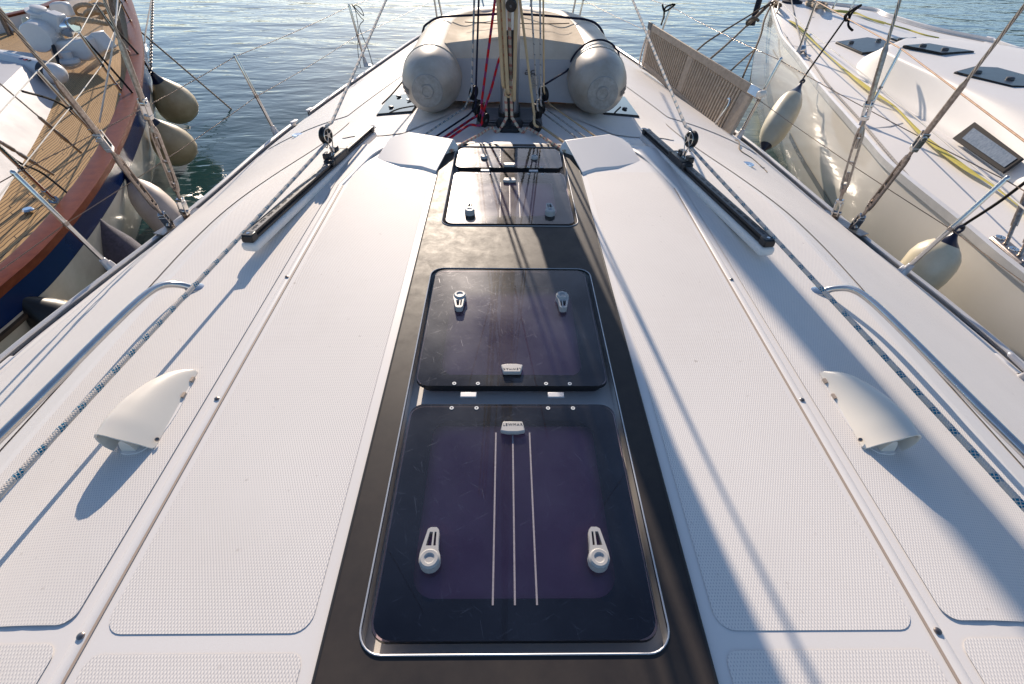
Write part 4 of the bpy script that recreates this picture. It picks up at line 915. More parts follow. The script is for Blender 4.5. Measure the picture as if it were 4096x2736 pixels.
pts=[mq((.225,3.38,.115))]+[dq(p) for p in [(.34,3.72,.08)]+[(.655+math.cos(a)*(TR+.010),lerp(3.98,4.30,(PI-a)/PI),math.sin(a)*(TR+.010)) for a in [PI-.25-i*.3 for i in range(9)]]+[(.93,4.4,-.12),(1.0,4.5,-.2)]]
rope('lashing','navy lashing looped over the right tube of the dinghy and tied at the mast blocks',pts,.006,'navyrope')
pts=over(4.62,[-.35,-.28,-.2,-.1,.0,.1,.2,.3,.42,.5],.006); pts=[dq((p.x,p.y-.18*math.cos((p.x-.05)*3.2)+.1,p.z)) for p in pts]
rope('lashing','slack thin grey line lying across the dinghy bottom',pts,.003,'blackcord')
# ================================================================ GANGWAY stowed on the right stanchions
gw=thing('boarding_ramp','weathered teak slatted gangway lashed upright between two right stanchions','gangway',(1.75,4.9,-.2))
A=V((1.985,3.98,-.395)); B=V((1.50,5.95,-.30)); 
A=ny(2905,575,3.95); B=ny(2575,265,5.78); At=ny(3030,350,4.02); Bt=ny(2610,95,5.80)
d=(B-A); 
def G_(u,v,o=0):           # u along 0..1 from near to far, v 0..1 up
    a=A.lerp(B,u); b=At.lerp(Bt,u); nrm=(B-A).cross(At-A).normalized(); return a.lerp(b,v)+nrm*o
def plank(u0,u1,v0,v1,o0,o1,m='teakgrey',nm='frame_board'):
    mb=MB(); p=[G_(u,v,o) for o in(o0,o1) for v in(v0,v1) for u in(u0,u1)]
    mb.add(p,[(0,1,3,2),(4,6,7,5),(0,4,5,1),(2,3,7,6),(0,2,6,4),(1,5,7,3)]); return mb
plank(0,1,.84,1,-.018,.018).build('frame_board','teakgrey',gw,bevel=.006)
plank(0,1,0,.13,-.018,.018).build('frame_board','teakgrey',gw,bevel=.006)
plank(0,.07,.13,.84,-.015,.015).build('end_board','teakgrey',gw,bevel=.003)
plank(.50,.555,.13,.84,-.014,.014).build('middle_board','teakgrey',gw,bevel=.003)
plank(.975,1,.13,.84,-.015,.015).build('end_board','teakgrey',gw,bevel=.003)
for u0,u1,n in((.072,.497,20),(.558,.972,20)):
    for i in range(n):
        a=lerp(u0,u1,i/n); mb=plank(a+.0035,a+(u1-u0)/n*.60,.13,.84,-.020,.010); mb.build('slat','teakgrey',gw)
for v in(.3,.55,.75): plank(.05,.99,v,v+.02,.0105,.022).build('cross_batten','darkwood',gw)
for v0 in(-.02,.86):
    mb=plank(-.035,.03,v0+.0,v0+.15,-.024,.024); mb.build('end_bracket','steel',gw,bevel=.003)
    c=G_(-.04,v0+.09); MB().lathe(c-V((.03,.02,0)),c+V((.03,.02,0)),[(0,.02),(.2,.026),(.8,.026),(1,.02)],16,cap=True).build('roller','vent',gw)
plank(.985,1.02,0,.9,-.02,.022).build('end_hinge','steel_worn',gw,bevel=.004)
plank(.985,1.03,.84,1.01,-.022,.022).build('corner_cap','darkgrey',gw,bevel=.004)
hk=[G_(.10,.62,-.05),G_(.085,.62,-.05),G_(.075,.5,-.055),G_(.105,.1,-.05),G_(.12,-.04,-.045),G_(.105,-.1,-.045),G_(.085,-.02,-.045),G_(.07,.16,-.045)]
MB().tube(cr(hk,6),.009,8).build('support_hook','steel',gw)
hk=[G_(.985,.75,-.05),G_(1.0,.3,-.06),G_(1.01,.0,-.05),G_(.985,-.05,-.05),G_(.965,.02,-.04)]
MB().tube(cr(hk,6),.009,8).build('support_hook','steel',gw)
rope('cord','thin tan cord trailing from the gangway hook down along the right side deck',[G_(.09,.12,-.06),G_(.10,-.15,-.06),nhit(2945,560,.01),nhit(2960,600,.008),nhit(3010,635,.006),nhit(3060,680,.006),nhit(3068,690,.006)],.004,'laid')
# ================================================================ FENDER builder
def fender(label,top,bot,rad,m,capm='fnavy',bulb=False,both=True,line=None,group='fenders hung between the boats',lr=.006,capt=.16):
    t,b=V(top),V(bot); L=(b-t).length; f=thing('fender',label,'fender',tuple(t),group)
    if bulb: prof=[(0,.12),(.06,.16),(.14,.26),(.25,.48),(.40,.76),(.55,.94),(.68,1.0),(.80,.95),(.90,.76),(.96,.5),(.99,.22),(1,0)]
    else: prof=[(0,.10),(.05,.16),(.10,.28),(.16,.50),(.22,.72),(.30,.90),(.42,1),(.60,1),(.72,.93),(.80,.78),(.86,.58),(.91,.36),(.95,.2),(1,.12)]
    k=capt
    def cut(lo,hi):
        r_=[(a,interp(a,[q[0] for q in prof],[q[1] for q in prof])) for a in sorted(set([lo,hi]+[q[0] for q in prof])) if lo<=a<=hi]; return [(a,q*rad) for a,q in r_]
    if both and not bulb:
        MB().lathe(t,b,cut(k,1-k*.55),32).build('body',m,f); MB().lathe(t,b,cut(1-k*.55,1),32,cap=True).build('end_cap',capm,f)
    else: MB().lathe(t,b,cut(k,1),32).build('body',m,f)
    MB().lathe(t,b,cut(0,k),32,cap=True).build('end_cap',capm,f)
    u=(t-b).normalized(); c=t+u*.02; MB().tube([c+u*.022*math.cos(i*PI/6)+V((.022*math.sin(i*PI/6),0,0)) for i in range(12)],.009,8,closed=True).build('eye',capm,f)
    if line: MB().tube(cr([t+u*.03]+[V(q) for q in line],5),lr,6).build('lanyard','blackcord',f)
    return f
def poly_prism(pts,th=.02):
    P=[V(p) for p in pts]; n=len(P); nr=(P[1]-P[0]).cross(P[2]-P[0]).normalized(); nr=nr if nr.z>0 else -nr
    mb=MB(); return mb.add(P+[p-nr*th for p in P],[tuple(range(n)),tuple(range(n,2*n))[::-1]]+[(i,(i+1)%n,n+(i+1)%n,n+i) for i in range(n)])
def loft(rows,uvs=None,**k): return MB().grid(rows,uvs=uvs,**k)
# ================================================================ CLASSIC YACHT on the left
lb=thing('classic_yacht','navy hulled classic yacht with varnished cap rail and teak deck, moored on the left','yacht',(-4.2,5,-.7))
Gq=[(-130,758,-.74),(0,650,-.72),(100,560,-.71),(200,440,-.70),(262,340,-.68),(300,250,-.65),(318,180,-.61),(322,100,-.57),(308,30,-.53),(285,-25,-.50)]
Gs=[V((-2.93,-1.2,-.74)),V((-2.96,.2,-.74)),V((-2.975,1.0,-.74)),V((-2.985,1.5,-.74))]+[pz(a,b,z) for a,b,z in Gq]+[V((-9.0,13.6,-.45))]
SBD=cr(Gs,8)
PT_=[V((-7.0,-1.5,-.74)),V((-8.0,2.2,-.72)),V((-8.75,6.5,-.62)),nz(22,55,-.53),nz(200,5,-.5),V((-9.0,13.6,-.45))]
PORT=cr(PT_,17); PORT=[PORT[min(len(PORT)-1,int(i*(len(PORT)-1)/(len(SBD)-1)+.5))] for i in range(len(SBD))]
NS=len(SBD)
def nrmL(i,C_,sg):      # inward horizontal normal
    t=C_[min(i+1,NS-1)]-C_[max(i-1,0)]; t.z=0; t.normalize(); return V((-t.y,t.x,0))*sg
ls=[0]
for i in range(1,NS): ls.append(ls[-1]+(SBD[i]-SBD[i-1]).length)
for C_,sg in((SBD,1),(PORT,-1)):
    prof=[(-.02,-.05),(-.022,.0),(.0,.0035),(.125,.006),(.14,0),(.14,-.03)]
    rows=[[C_[i]+nrmL(i,C_,sg)*min(a,.9*a+.05)+V((0,0,b)) for a,b in prof] for i in range(NS-2)]
    uv=[[(k*.03,ls[i]) for k in range(6)] for i in range(NS-2)]
    loft(rows,uv,smooth=False).build('cap_rail','mahog',lb)
    rows=[[C_[i]+nrmL(i,C_,sg)*.13+V((0,0,b)) for b in(-.02,-.30)] for i in range(NS-2)]
    loft(rows).build('bulwark','bwht',lb)
    def hl(bs): return [[C_[i]+nrmL(i,C_,sg)*a+V((0,0,b-(C_[i].z+.70 if abs_ else 0))) for a,b,abs_ in bs] for i in range(NS-2)]
    loft(hl([(.0,-.03,0),(.02,-.12,0),(.045,-.25,1)])).build('topsides','navy',lb)
    loft(hl([(.045,-.252,1),(.10,-.5,1),(.20,-.8,1),(.38,-1.07,1),(.7,-1.4,1)])).build('lower_hull','whitehull',lb)
i0=12; 
for a_,b_ in((0,24),(28,44)):
    rows=[[SBD[i]*1+nrmL(i,SBD,1)*a+V((0,0,z-(SBD[i].z+.70))) for a,z in((.047,-.268),(.025,-.27),(.025,-.295),(.055,-.30))] for i in range(a_,b_)]
    loft(rows,[[(k*.03,ls[i]) for k in range(4)] for i in range(a_,b_)],smooth=False).build('rubbing_strake','darkwood',lb)
# teak deck
rows=[];uv=[]
for i in range(NS-2):
    a=SBD[i]+nrmL(i,SBD,1)*.128+V((0,0,-.20)); b=PORT[i]+nrmL(i,PORT,-1)*.14+V((0,0,-.20)); W_=(b-a).length
    rows.append([a.lerp(b,k/14)+V((0,0,.06*math.sin(PI*k/14))) for k in range(15)]); uv.append([(W_*k/14+.1,ls[i]) for k in range(15)])
loft(rows,uv).build('teak_deck','teakdeck',lb)
MB().tube([SBD[i]+nrmL(i,SBD,1)*.135+V((0,0,-.185)) for i in range(NS-3)],.012,6).build('deck_edge_filler','white',lb)
# cabin trunk
zd=-.88
Bt=[(150,220,-.50),(60,310,-.50),(0,368,-.50),(-150,520,-.52),(-420,800,-.55)]
Bb=[(303,378,zd),(212,551,zd-.01),(71,750,zd-.01),(-60,940,zd-.01),(-320,1290,zd-.01)]
T_=[nz(*q) for q in Bt]; B_=[nz(*q) for q in Bb]
T2=[t+V((-2.2,.3,.06)) for t in T_]; B2=[b+V((-3.2,.2,0)) for b in B_]
rows=[[b,b.lerp(t,.5),b.lerp(t,.93),b.lerp(t,1.0)+V((-.02,0,.015)),t+V((-.10,0,.025)),t2.lerp(t,.5)+V((0,0,.05)),t2,b2] for b,t,t2,b2 in zip(B_,T_,T2,B2)]
mb=loft(rows); o=len(mb.v); mb.add(rows[0],[tuple(range(8))]); mb.build('cabin_trunk','cabin',lb)
# rubbing of bulwark step at port bow
# windlass
Yw=7.35
wl=lambda a,b,y=Yw: ny(a,b,y)
def hull_box(q,y0,y1,name,m,bev=.03):
    """outline seen from the camera given depth between y0 and y1"""
    f=[wl(a,b,y0) for a,b in q]; d=V((.12*(y1-y0),(y1-y0),0)); k=[p+d for p in f]; n=len(f)
    return MB().add(f+k,[tuple(range(n))[::-1],tuple(range(n,2*n))]+[(i,(i+1)%n,n+(i+1)%n,n+i) for i in range(n)]).build(name,m,wlt,bevel=bev,bseg=3,smooth_all=False)
wlt=thing('windlass','white anchor windlass with chrome drum and round motor housing on the teak foredeck','windlass',tuple(nz(250,250,-.9)))
hull_box([(178,175),(335,155),(370,225),(355,245),(235,252),(212,240),(190,190)],6.95,7.25,'base_housing','bwht',.035)
hull_box([(335,155),(365,128),(430,200),(372,232)],7.1,7.3,'base_foot','bwht',.025)
hull_box([(115,60),(180,48),(228,66),(240,130),(170,172),(120,120)],7.1,7.25,'gearbox','bwht',.02)
a=wl(143,152,6.85); b=wl(205,118,7.35); MB().lathe(a,b,[(0,0),(0,.150),(.05,.160),(.55,.162),(.56,.175),(1,.175),(1,0)],32).build('motor_cover','bwht',wlt)
a=wl(158,52,7.2); b=a+V((.02,0,.07)); MB().lathe(a,b,[(0,.135),(.3,.135),(.35,.085),(.9,.080),(1,.06),(1,0)],28).build('top_cap','bwht',wlt)
a=wl(215,112,7.25); b=wl(300,100,7.2); MB().lathe(a,b,[(0,.06),(.02,.125),(.2,.135),(.27,.10),(.4,.09),(.5,.10),(.55,.12),(.62,.115),(.85,.075),(.95,.085),(1,.08),(1,0)],30).build('drum','chrome',wlt)
a=wl(100,70,7.3); b=wl(113,105,7.25); MB().lathe(a,b,[(0,.0),(.05,.03),(.3,.045),(.8,.045),(1,.02)],16).build('knob','fender',wlt)
hull_box([(190,18),(205,10),(245,8),(262,20),(285,68),(230,70),(200,45)],7.75,7.85,'back_plate','bwht',.03)
a=wl(268,222,6.85); MB().lathe(a+V((0,0,-.10)),a+V((0,0,.04)),[(0,.09),(.2,.11),(.45,.10),(.5,.05),(1,.06)],24,cap=True).build('deck_pipe','bwht',wlt)
MB().tube(cr([wl(200,172,6.95),wl(213,185,6.9),wl(222,215,6.85),wl(238,255,6.8)],5),.022,8).build('power_cable','black',wlt)
tag(MB().tube(cr([wl(268,98,7.15),wl(300,78,7.2),wl(350,82,7.3),wl(385,86,7.4),wl(430,92,7.6),wl(470,70,7.9)],8),.032,12).build('mooring_rope','laid'),'thick tan laid rope led from the windlass drum to the bow','rope')
for k,(cx,cy,rx,ry,y) in enumerate(((340,40,42,22,8.6),(395,35,38,18,8.8),(375,60,34,20,8.4))):
    pts=[wl(cx+rx*math.cos(2*PI*i/18),cy+ry*math.sin(2*PI*i/18),y+.12*math.sin(2*PI*i/18)) for i in range(18)]
    tag(MB().tube(pts,.028,10,closed=True).build('rope_coil','laid'),['loop of thick tan rope lying behind the windlass plate','loop of thick tan rope nearest the left bow stanchion','lower loop of thick tan rope behind the windlass drum'][k],'rope',group='rope loops on the bow')
# dark box standing in for the shade inside the bow bulwark
MB().box(nz(395,125,-.88)+V((0,0,.05)),(1.0,1.1,.12),rz=.5).build('bulwark_shade_box','blue',lb,bevel=.02)
# liferaft canister
a=nz(-20,262,-.62); b=nz(262,312,-.70); rt=thing('liferaft_canister','white rounded canister with a black band lying in front of the cabin','canister',tuple(a))
a,b=ny(-40,232,6.5),ny(250,302,6.2)
MB().lathe(a,b,[(0,0),(0,.08),(.04,.10),(.1,.112),(.9,.112),(.96,.10),(1,.06),(1.02,0)],28).build('shell','bwht',rt)
MB().lathe(a.lerp(b,.78),a.lerp(b,.88),[(0,.114),(0,.116),(1,.116),(1,.114)],28).build('band','black',rt)
c=a.lerp(b,.62)
for dx,cc,w_ in((-.06,'blueink',.05),(0,'red',.06),(.05,'ink',.05)):
    p=c+(b-a).normalized()*dx; MB().tube([p+V((-.02,-.05,.105)),p+V((.0,-.06,.103)),p+V((.02,-.04,.107))],.006,6).build('printed_mark',cc,rt)
# stanchions and lifelines of the left yacht (uprights stand on the cap rail)
def near_rail(p,C_): return min(range(NS),key=lambda i:(C_[i]-p).length)
LS=[]
for (bx,by),(tx,ty),z in(((214,799),(-75,520),-.70),((398,560),(145,281),-.69),((491,375),(315,130),-.67),((527,228),(379,13),-.63),((528,95),(436,-80),-.58),((505,10),(430,-150),-.54)):
    b=nz(bx,by,z); t=nz(tx,ty,z+.62); LS.append((b,t)); ax=t-b
    st=MB().tube([b,b+ax*.98],.0135,12).lathe(b+ax*.97,b+ax*1.0,[(0,.0135),(.7,.012),(1,.004)],12,cap=True).build('stanchion','steel',lb)
    u=ax.normalized(); MB().lathe(b-u*.01,b+u*.12,[(0,.032),(.08,.032),(.1,.019),(1,.018)],14,cap=True).build('socket','steel',st)
    MB().lathe(b+ax*.5-u*.012,b+ax*.5+u*.012,[(0,.017),(1,.017)],10,cap=True).build('wire_ferrule','black',st)
for fr in(.985,.50):
    Q=[b.lerp(t,fr) for b,t in LS]; Q=[Q[0]+(Q[0]-Q[1])*1.0]+Q
    MB().tube(Q,.004,8).build('lifeline','wirewhite',lb)
# rigging screws of the left yacht
for (bx,by),(tx,ty) in(((325,612),(0,335)),((215,700),(-140,480)),((330,640),(80,250))):
    if (bx,by)==(330,640): continue
    b=nz(bx,by,-.80); t=ny(tx,ty,b.y*.93); ax=(t-b); u=ax.normalized()
    sh=MB().tube([b+u*.4,b+ax*2.2],.006,8).build('shroud','wire',lb)
    MB().lathe(b+u*.12,b+u*.42,[(0,.008),(.1,.016),(.45,.016),(.55,.009),(.62,.016),(.95,.014),(1,.008)],12,cap=True).build('turnbuckle','steel_worn',sh)
    MB().tube([b,b+u*.13],.010,8).build('chainplate','steel_worn',sh)
MB().tube([nz(398,490,-.80),ny(460,140,5.6),ny(470,0,6.2),ny(480,-300,7.5)],.008,8).build('furling_stay','wirewhite',lb)
p=nz(392,487,-.86); MB().lathe(p,p+V((0,0,.03)),[(0,.03),(.6,.04),(1,.03),(1,0)],18).build('deck_filler','chrome',lb)
p=nz(118,848,-.87); MB().lathe(p,p+V((0,0,.03)),[(0,.03),(.6,.04),(1,.03),(1,0)],18).build('deck_filler','chrome',lb)
# coiled ropes on the rail
for nm,q,rr,lab in(('hanging_rope',[(440,-10),(452,40),(468,95),(480,150)],.05,'bundle of weathered grey rope hanging beside the bow stanchion of the navy yacht'),('hanging_rope',[(-5,50),(18,95),(45,145),(60,190)],.055,'bundle of weathered grey rope hanging at the far side of the navy yacht')):
    y=8.3 if q[0][0]>100 else 9
    mb=MB()
    for k in range(14):
        ox,oy=random.uniform(-14,14),random.uniform(-6,6); mb.tube(cr([ny(a+ox*(.4+.3*i),b+oy,y+random.uniform(-.06,.06)) for i,(a,b) in enumerate(q)],5),.013,6)
    tag(mb.build(nm,'coil'),lab,'rope')
# chain, mooring line into the water
a=ny(600,345,8.0); b=ny(610,-8,10.8); ch=MB(); n=int((b-a).length/.055)
for i in range(n):
    c=a.lerp(b,i/n); u=(b-a).normalized(); sd_=V((1,0,0)) if i%2 else u.cross(V((1,0,0))).normalized()
    ch.tube([c+u*math.cos(k*PI/5)*.040+sd_*math.sin(k*PI/5)*.022 for k in range(10)],.0075,5,closed=True)
tag(ch.build('anchor_chain','chain'),'galvanised chain hanging from the bow of the navy yacht','chain')
rope('mooring_line','tan mooring line running from the navy yacht down into the water',[nz(545,112,-.62),nz(560,125,-.66),nz(925,437,WZ+.0),nz(990,500,WZ-.2)],.013,'laid',straight=True)
rope('bow_line','thin white line rising from the bow of the navy yacht beside the chain',[ny(578,172,8.6),ny(582,130,8.9),ny(606,-5,10.6)],.011,'whiteblk',straight=True)
# black fender lines on the left yacht are part of the fenders
fender('yellowed fender with navy top, farthest of those beside the navy yacht',nz(608,292,-.80),nz(752,476,-1.46),.262,'fender_old',bulb=True,line=[nz(585,260,-.72),nz(560,225,-.6),nz(440,90,-.28),nz(382,16,-.03)],lr=.013)
fender('yellowed fender with navy top, just in front of the farthest one',nz(590,462,-.84),nz(750,642,-1.42),.222,'fender_old',bulb=True,line=[nz(570,430,-.75),nz(520,360,-.6),nz(330,145,-.1)],lr=.011)
fender('weathered white fender with navy end, half hidden by the left toe rail',nz(492,685,-.90),nz(790,1010,-1.55),.155,'fender_pink',line=[nz(470,650,-.82),nz(398,560,-.66),nz(250,420,-.4),nz(90,365,-.1)],lr=.009)
fender('fender in a dark purple fleece cover beside the left turnbuckles',nz(380,866,-.92),nz(560,1120,-1.50),.168,'fur',bulb=True,capm='fur',line=[nz(362,850,-.86),nz(180,700,-.66),nz(60,640,-.4),nz(-60,520,-.1)],lr=.008)
fender('fat fender with black top and cream belly at the left edge',nz(45,1182,-.86),nz(330,1330,-1.25),.142,'fender_old',capm='black',bulb=True,capt=.5,line=[nz(20,1150,-.82),nz(-60,1110,-.7)],lr=.010)
# ================================================================ WHITE YACHT on the right
rb=thing('white_yacht','white sailing yacht with grey framed window and yellow strap on deck, moored on the right','yacht',(4.5,5,-.5))
rz_=lambda y: interp(y,[2,4,7,11],[-.52,-.50,-.47,-.42])
def rr_(a,b):
    y=4
    for _ in range(20): p=nz(a,b,rz_(y)); y=p.y
    return p
RP=[V((2.72,-.8,-.53)),V((2.80,.9,-.53))]+[rr_(*q) for q in[(4092,1120),(3837,906),(3560,677),(3467,574),(3373,467),(3280,359),(3187,233),(3126,159),(3100,93),(3085,40)]]
bowp=rr_(3074,8); RP.append(bowp)
RPc=cr(RP,7); NR=len(RPc)
FP=[V((6.2,-.5,-.5)),V((6.7,3.5,-.5)),rr_(4010,182),rr_(3960,166),rr_(3730,118),rr_(3560,68),rr_(3460,36),bowp+V((.35,.25,0)),bowp]
FPc=cr(FP,10); FPc=[FPc[min(len(FPc)-1,int(i*(len(FPc)-1)/(NR-1)+.5))] for i in range(NR)]
def nr_(i,C_,sg):
    t=C_[min(i+1,NR-1)]-C_[max(i-1,0)]; t.z=0; t.normalize(); return V((t.y,-t.x,0))*sg
lr_=[0]
for i in range(1,NR): lr_.append(lr_[-1]+(RPc[i]-RPc[i-1]).length)
for C_,sg in((RPc,1),(FPc,-1)):
    rows=[[C_[i]+nr_(i,C_,sg)*(a*(1-.35*sm(NR*.7,NR-1,i)))+V((0,0,b-(C_[i].z if b<-.9 else 0))) for a,b in((0,-.01),(.0,-.10),(-.015,-.22),(-.0,-1.0),(.10,-1.35),(.28,-1.76),(.6,-2.1))] for i in range(NR)]
    loft(rows).build('hull','hullcream',rb) if 'hullcream' in M else None
M['hullcream']=mat('glossy_cream_hull',(.72,.68,.61),.14,var=.06,vscale=1.2,coat=.6)
nB=NR-1
for C_,sg in((RPc,1),(FPc,-1)):
    rows=[[C_[i]+nr_(i,C_,sg)*(a*(1-.6*sm(NR*.6,NR-1,i)))+V((0,0,b if b>-.5 else b-C_[i].z)) for a,b in((.004,-.01),(.0,-.10),(-.015,-.24),(.02,-1.0),(.10,-1.35),(.26,-1.76),(.6,-2.1))] for i in range(NR)]
    loft(rows).build('hull','hullcream',rb)
    rows=[[C_[i]+nr_(i,C_,sg)*a+V((0,0,b)) for a,b in((-.012,-.015),(-.012,.035),(.012,.045),(.022,.038),(.02,.0),(.075,-.002))] for i in range(NR-1)]
    loft(rows,smooth=False).build('toe_rail','alu_cream',rb) if 'alu_cream' in M else loft(rows,smooth=False).build('toe_rail','alu',rb)
rows=[]
for i in range(NR):
    a=RPc[i]+nr_(i,RPc,1)*(.02 if i<NR-2 else 0); b=FPc[i]+nr_(i,FPc,-1)*(.02 if i<NR-2 else 0)
    rows.append([a.lerp(b,k/30)+V((0,0,-.012+.13*math.sin(PI*k/30)*min(1,(b-a).length/2))) for k in range(31)])
RDECK=rows; loft(rows).build('deck','gel',rb)
def rdeckz(x,y):
    best=None
    for r_ in RDECK:
        for p in r_:
            d=(p.x-x)**2+(p.y-y)**2
            if best is None or d<best[0]: best=(d,p.z)
    return best[1]
def rdk(a,b,off=.006):
    z=-.45
    for _ in range(6): p=nz(a,b,z); z=rdeckz(p.x,p.y)
    p=nz(a,b,z+off); return p
# antislip on the right deck
pr=[]
for i in range(3,NR-6):
    a=RPc[i]+nr_(i,RPc,1)*.20; b=RPc[i]+nr_(i,RPc,1)*(.62 if i<NR-30 else .9)
    pr.append([V((a.lerp(b,k/4).x,a.lerp(b,k/4).y,a.z+.004+.012*k*.9)) for k in range(5)])
# the strip follows the deck sheet
for r_ in pr:
    for j,p in enumerate(r_): r_[j]=V((p.x,p.y,max(p.z,0*p.z+rdeckz(p.x,p.y)*.0+p.z)))
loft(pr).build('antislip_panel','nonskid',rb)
for q in([(3112,80),(3135,130),(3170,183),(3200,187),(3340,165)],[(3440,520),(3560,505),(3610,492)],[(3128,95),(3250,70),(3395,45)]):
    MB().tube([rdk(a_,b_,.002) for a_,b_ in q],.003,6,r2=.010,up=V((0,0,1))).build('deck_seam',mseam,rb)
for q in((3148,150),(3300,330),(3500,580),(3700,770),(3900,935)):
    p=rdk(*q,.0); MB().lathe(p,p+V((0,0,.008)),[(0,.012),(1,.010),(1,0)],10).build('deck_screw','steel_worn',rb)
# coachroof
CB=[(3640,172),(3530,196),(3455,228),(3418,262),(3422,300),(3467,345),(3579,413),(3719,500),(3980,690),(4180,850),(4700,1250)]
CT=[(3650,168),(3575,180),(3545,188),(3532,200),(3545,214),(3600,238),(3700,282),(3800,325),(3960,392),(4110,452),(4600,650)]
FT=[(3660,165),(3670,160),(3690,157),(3720,155),(3760,153),(3820,152),(3880,155),(3940,160),(4010,166),(4100,172),(4300,190)]
rows=[]
for b,t,f in zip(CB,CT,FT):
    B=rdk(*b,off=-.01); T=nz(*t,-.14); F=nz(*f,-.15)
    rows.append([B,B.lerp(T,.06)+V((0,0,.02)),B.lerp(T,.30),B.lerp(T,.6)+V((0,0,.012)),B.lerp(T,.88)+V((0,0,.025)),T+V((0,0,.012)),T.lerp(F,.08)+V((0,0,.02)),T.lerp(F,.3)+V((0,0,.04)),T.lerp(F,.5)+V((0,0,.05)),T.lerp(F,.75)+V((0,0,.035)),F,F+V((.3,.4,-.3))])
rows2=[]
loft(rows).build('coachroof','gel',rb,subsurf=2)
def rflat(q,z,th,name,m,par,bev=.006,off=0): return poly_prism([nz(a,b,z+off) for a,b in q],th).build(name,m,par,bevel=bev)
for q,z,hs in(([(3343,166),(3450,211),(3545,202),(3590,168),(3470,148)],-.385,[(3405,170),(3515,162)]),([(3558,150),(3615,170),(3716,158),(3640,150)],-.33,[(3600,159)]),([(3612,180),(3770,212),(3900,204),(3715,172)],-.085,[(3692,184),(3780,199)]),([(3817,286),(3900,264),(3990,268),(4180,320),(4150,348),(4050,344)],-.105,[(3910,290),(4040,317)])):
    q=list(q); h=poly_prism([(rdk(a,b,.02) if z<-.3 else nz(a,b,z)) for a,b in q],.03).build('deck_hatch','rubber',rb,bevel=.006); c=V((0,0,0)); P_=[(rdk(a,b,.024) if z<-.3 else nz(a,b,z+.004)) for a,b in q]; c=sum(P_,V((0,0,0)))/len(P_)
    poly_prism([c+(p-c)*.95+V((0,0,.001)) for p in P_],.004).build('pane','acryl',h)
    for a,b in hs: p=rdk(a,b,.026) if z<-.3 else nz(a,b,z+.006); MB().lathe(p,p+V((0,0,.02)),[(0,.032),(.7,.03),(1,.02),(1,0)],16).build('handle_boss','darkgrey',h)
# window in the coachroof side
def rside(a,b):        # point on the coachroof side plane near the window
    P0=nz(3719,500,-.42); P1=nz(3980,690,-.44); P2=nz(3800,325,-.14); n_=(P1-P0).cross(P2-P0).normalized(); d=ray(a/K,b/K); s_=(P0-C0).dot(n_)/d.dot(n_); p=C0+d*s_; return p-n_*(.012 if n_.dot(d)>0 else -.012)
wq=[(3812,556),(3902,490),(4097,636),(4014,694)]; wi=[(3852,556),(3898,514),(4072,636),(4020,672)]
wf=poly_prism([rside(*q) for q in wq],.02).build('cabin_window','framedark',rb,bevel=.004)
poly_prism([rside(*q)*.9985+C0*.0015 for q in wi],.004).build('pane','winglass',wf)
# stripe and hull window
def rhull(a,b,z):      # pixel column on hull at height z
    return nz(a,b,z)
ss=[]
def hullpt(y,z):
    i=min(range(NR),key=lambda k:abs(RPc[k].y-y)); j=min(NR-1,i+1) if RPc[i].y<y else max(0,i-1)
    t=(y-RPc[i].y)/((RPc[j].y-RPc[i].y) or 1); p=RPc[i].lerp(RPc[j],max(0,min(1,t))); f=(1-.6*sm(NR*.6,NR-1,i)); off=interp(z,[-1.76,-1.35,-1.0,-.74,-.6,-.5],[.26,.10,.02,-.015,0,.0])*f
    n_=nr_(i,RPc,1); q=p+n_*(off-.006); return V((q.x,q.y,z))
rows=[[hullpt(2.35+i*.09,z) for z in(-1.20,-1.17,-1.13)] for i in range(44)]
loft(rows).build('hull_stripe','stripegrey',rb) if 'stripegrey' in M else loft(rows).build('hull_stripe',mat('grey_stripe',(.20,.20,.20),.2,coat=.5),rb)
rows=[[hullpt(1.1+i*.13,z)+V((-.012,0,0)) for z in(-1.36,-1.05)] for i in range(10)]
loft(rows).build('hull_window','acryl',rb,solid=.01)
# stanchions on the right yacht
RS=[]
for (bx,by),(tx,ty),z in(((4330,1290),(4560,900),-.52),((3445,500),(3607,190),-.50),((3187,222),(3268,2),-.47),((3106,62),(3128,-75),-.45)):
    b=nz(bx,by,z); t=nz(tx,ty,z+.60); RS.append((b,t)); ax=t-b; u=ax.normalized()
    st=MB().tube([b,b+ax*.98],.013,12).lathe(b+ax*.97,b+ax,[(0,.013),(.7,.012),(1,.004)],12,cap=True).build('stanchion','steel',rb)
    MB().lathe(b-u*.01,b+u*.11,[(0,.034),(.15,.03),(1,.019)],14,cap=True).build('socket','alu_grey',st)
    MB().lathe(b+ax*.5-u*.012,b+ax*.5+u*.012,[(0,.016),(1,.016)],10,cap=True).build('wire_ferrule','steel_worn',st)
MB().tube([b.lerp(t,.985) for b,t in RS],.0058,8).build('lifeline','wirerust',rb)
MB().tube([b.lerp(t,.50) for b,t in RS],.0052,8).build('lifeline','wirewhite',rb)
for q in([(3330,36),(3352,-10)],[(3398,44),(3408,20),(3415,-10)]):
    b=rdk(*q[0]); MB().tube([b,b+V((.04,.0,.3)),b+V((.12,.1,.62))],.016,10).build('pulpit_leg','steel',rb)
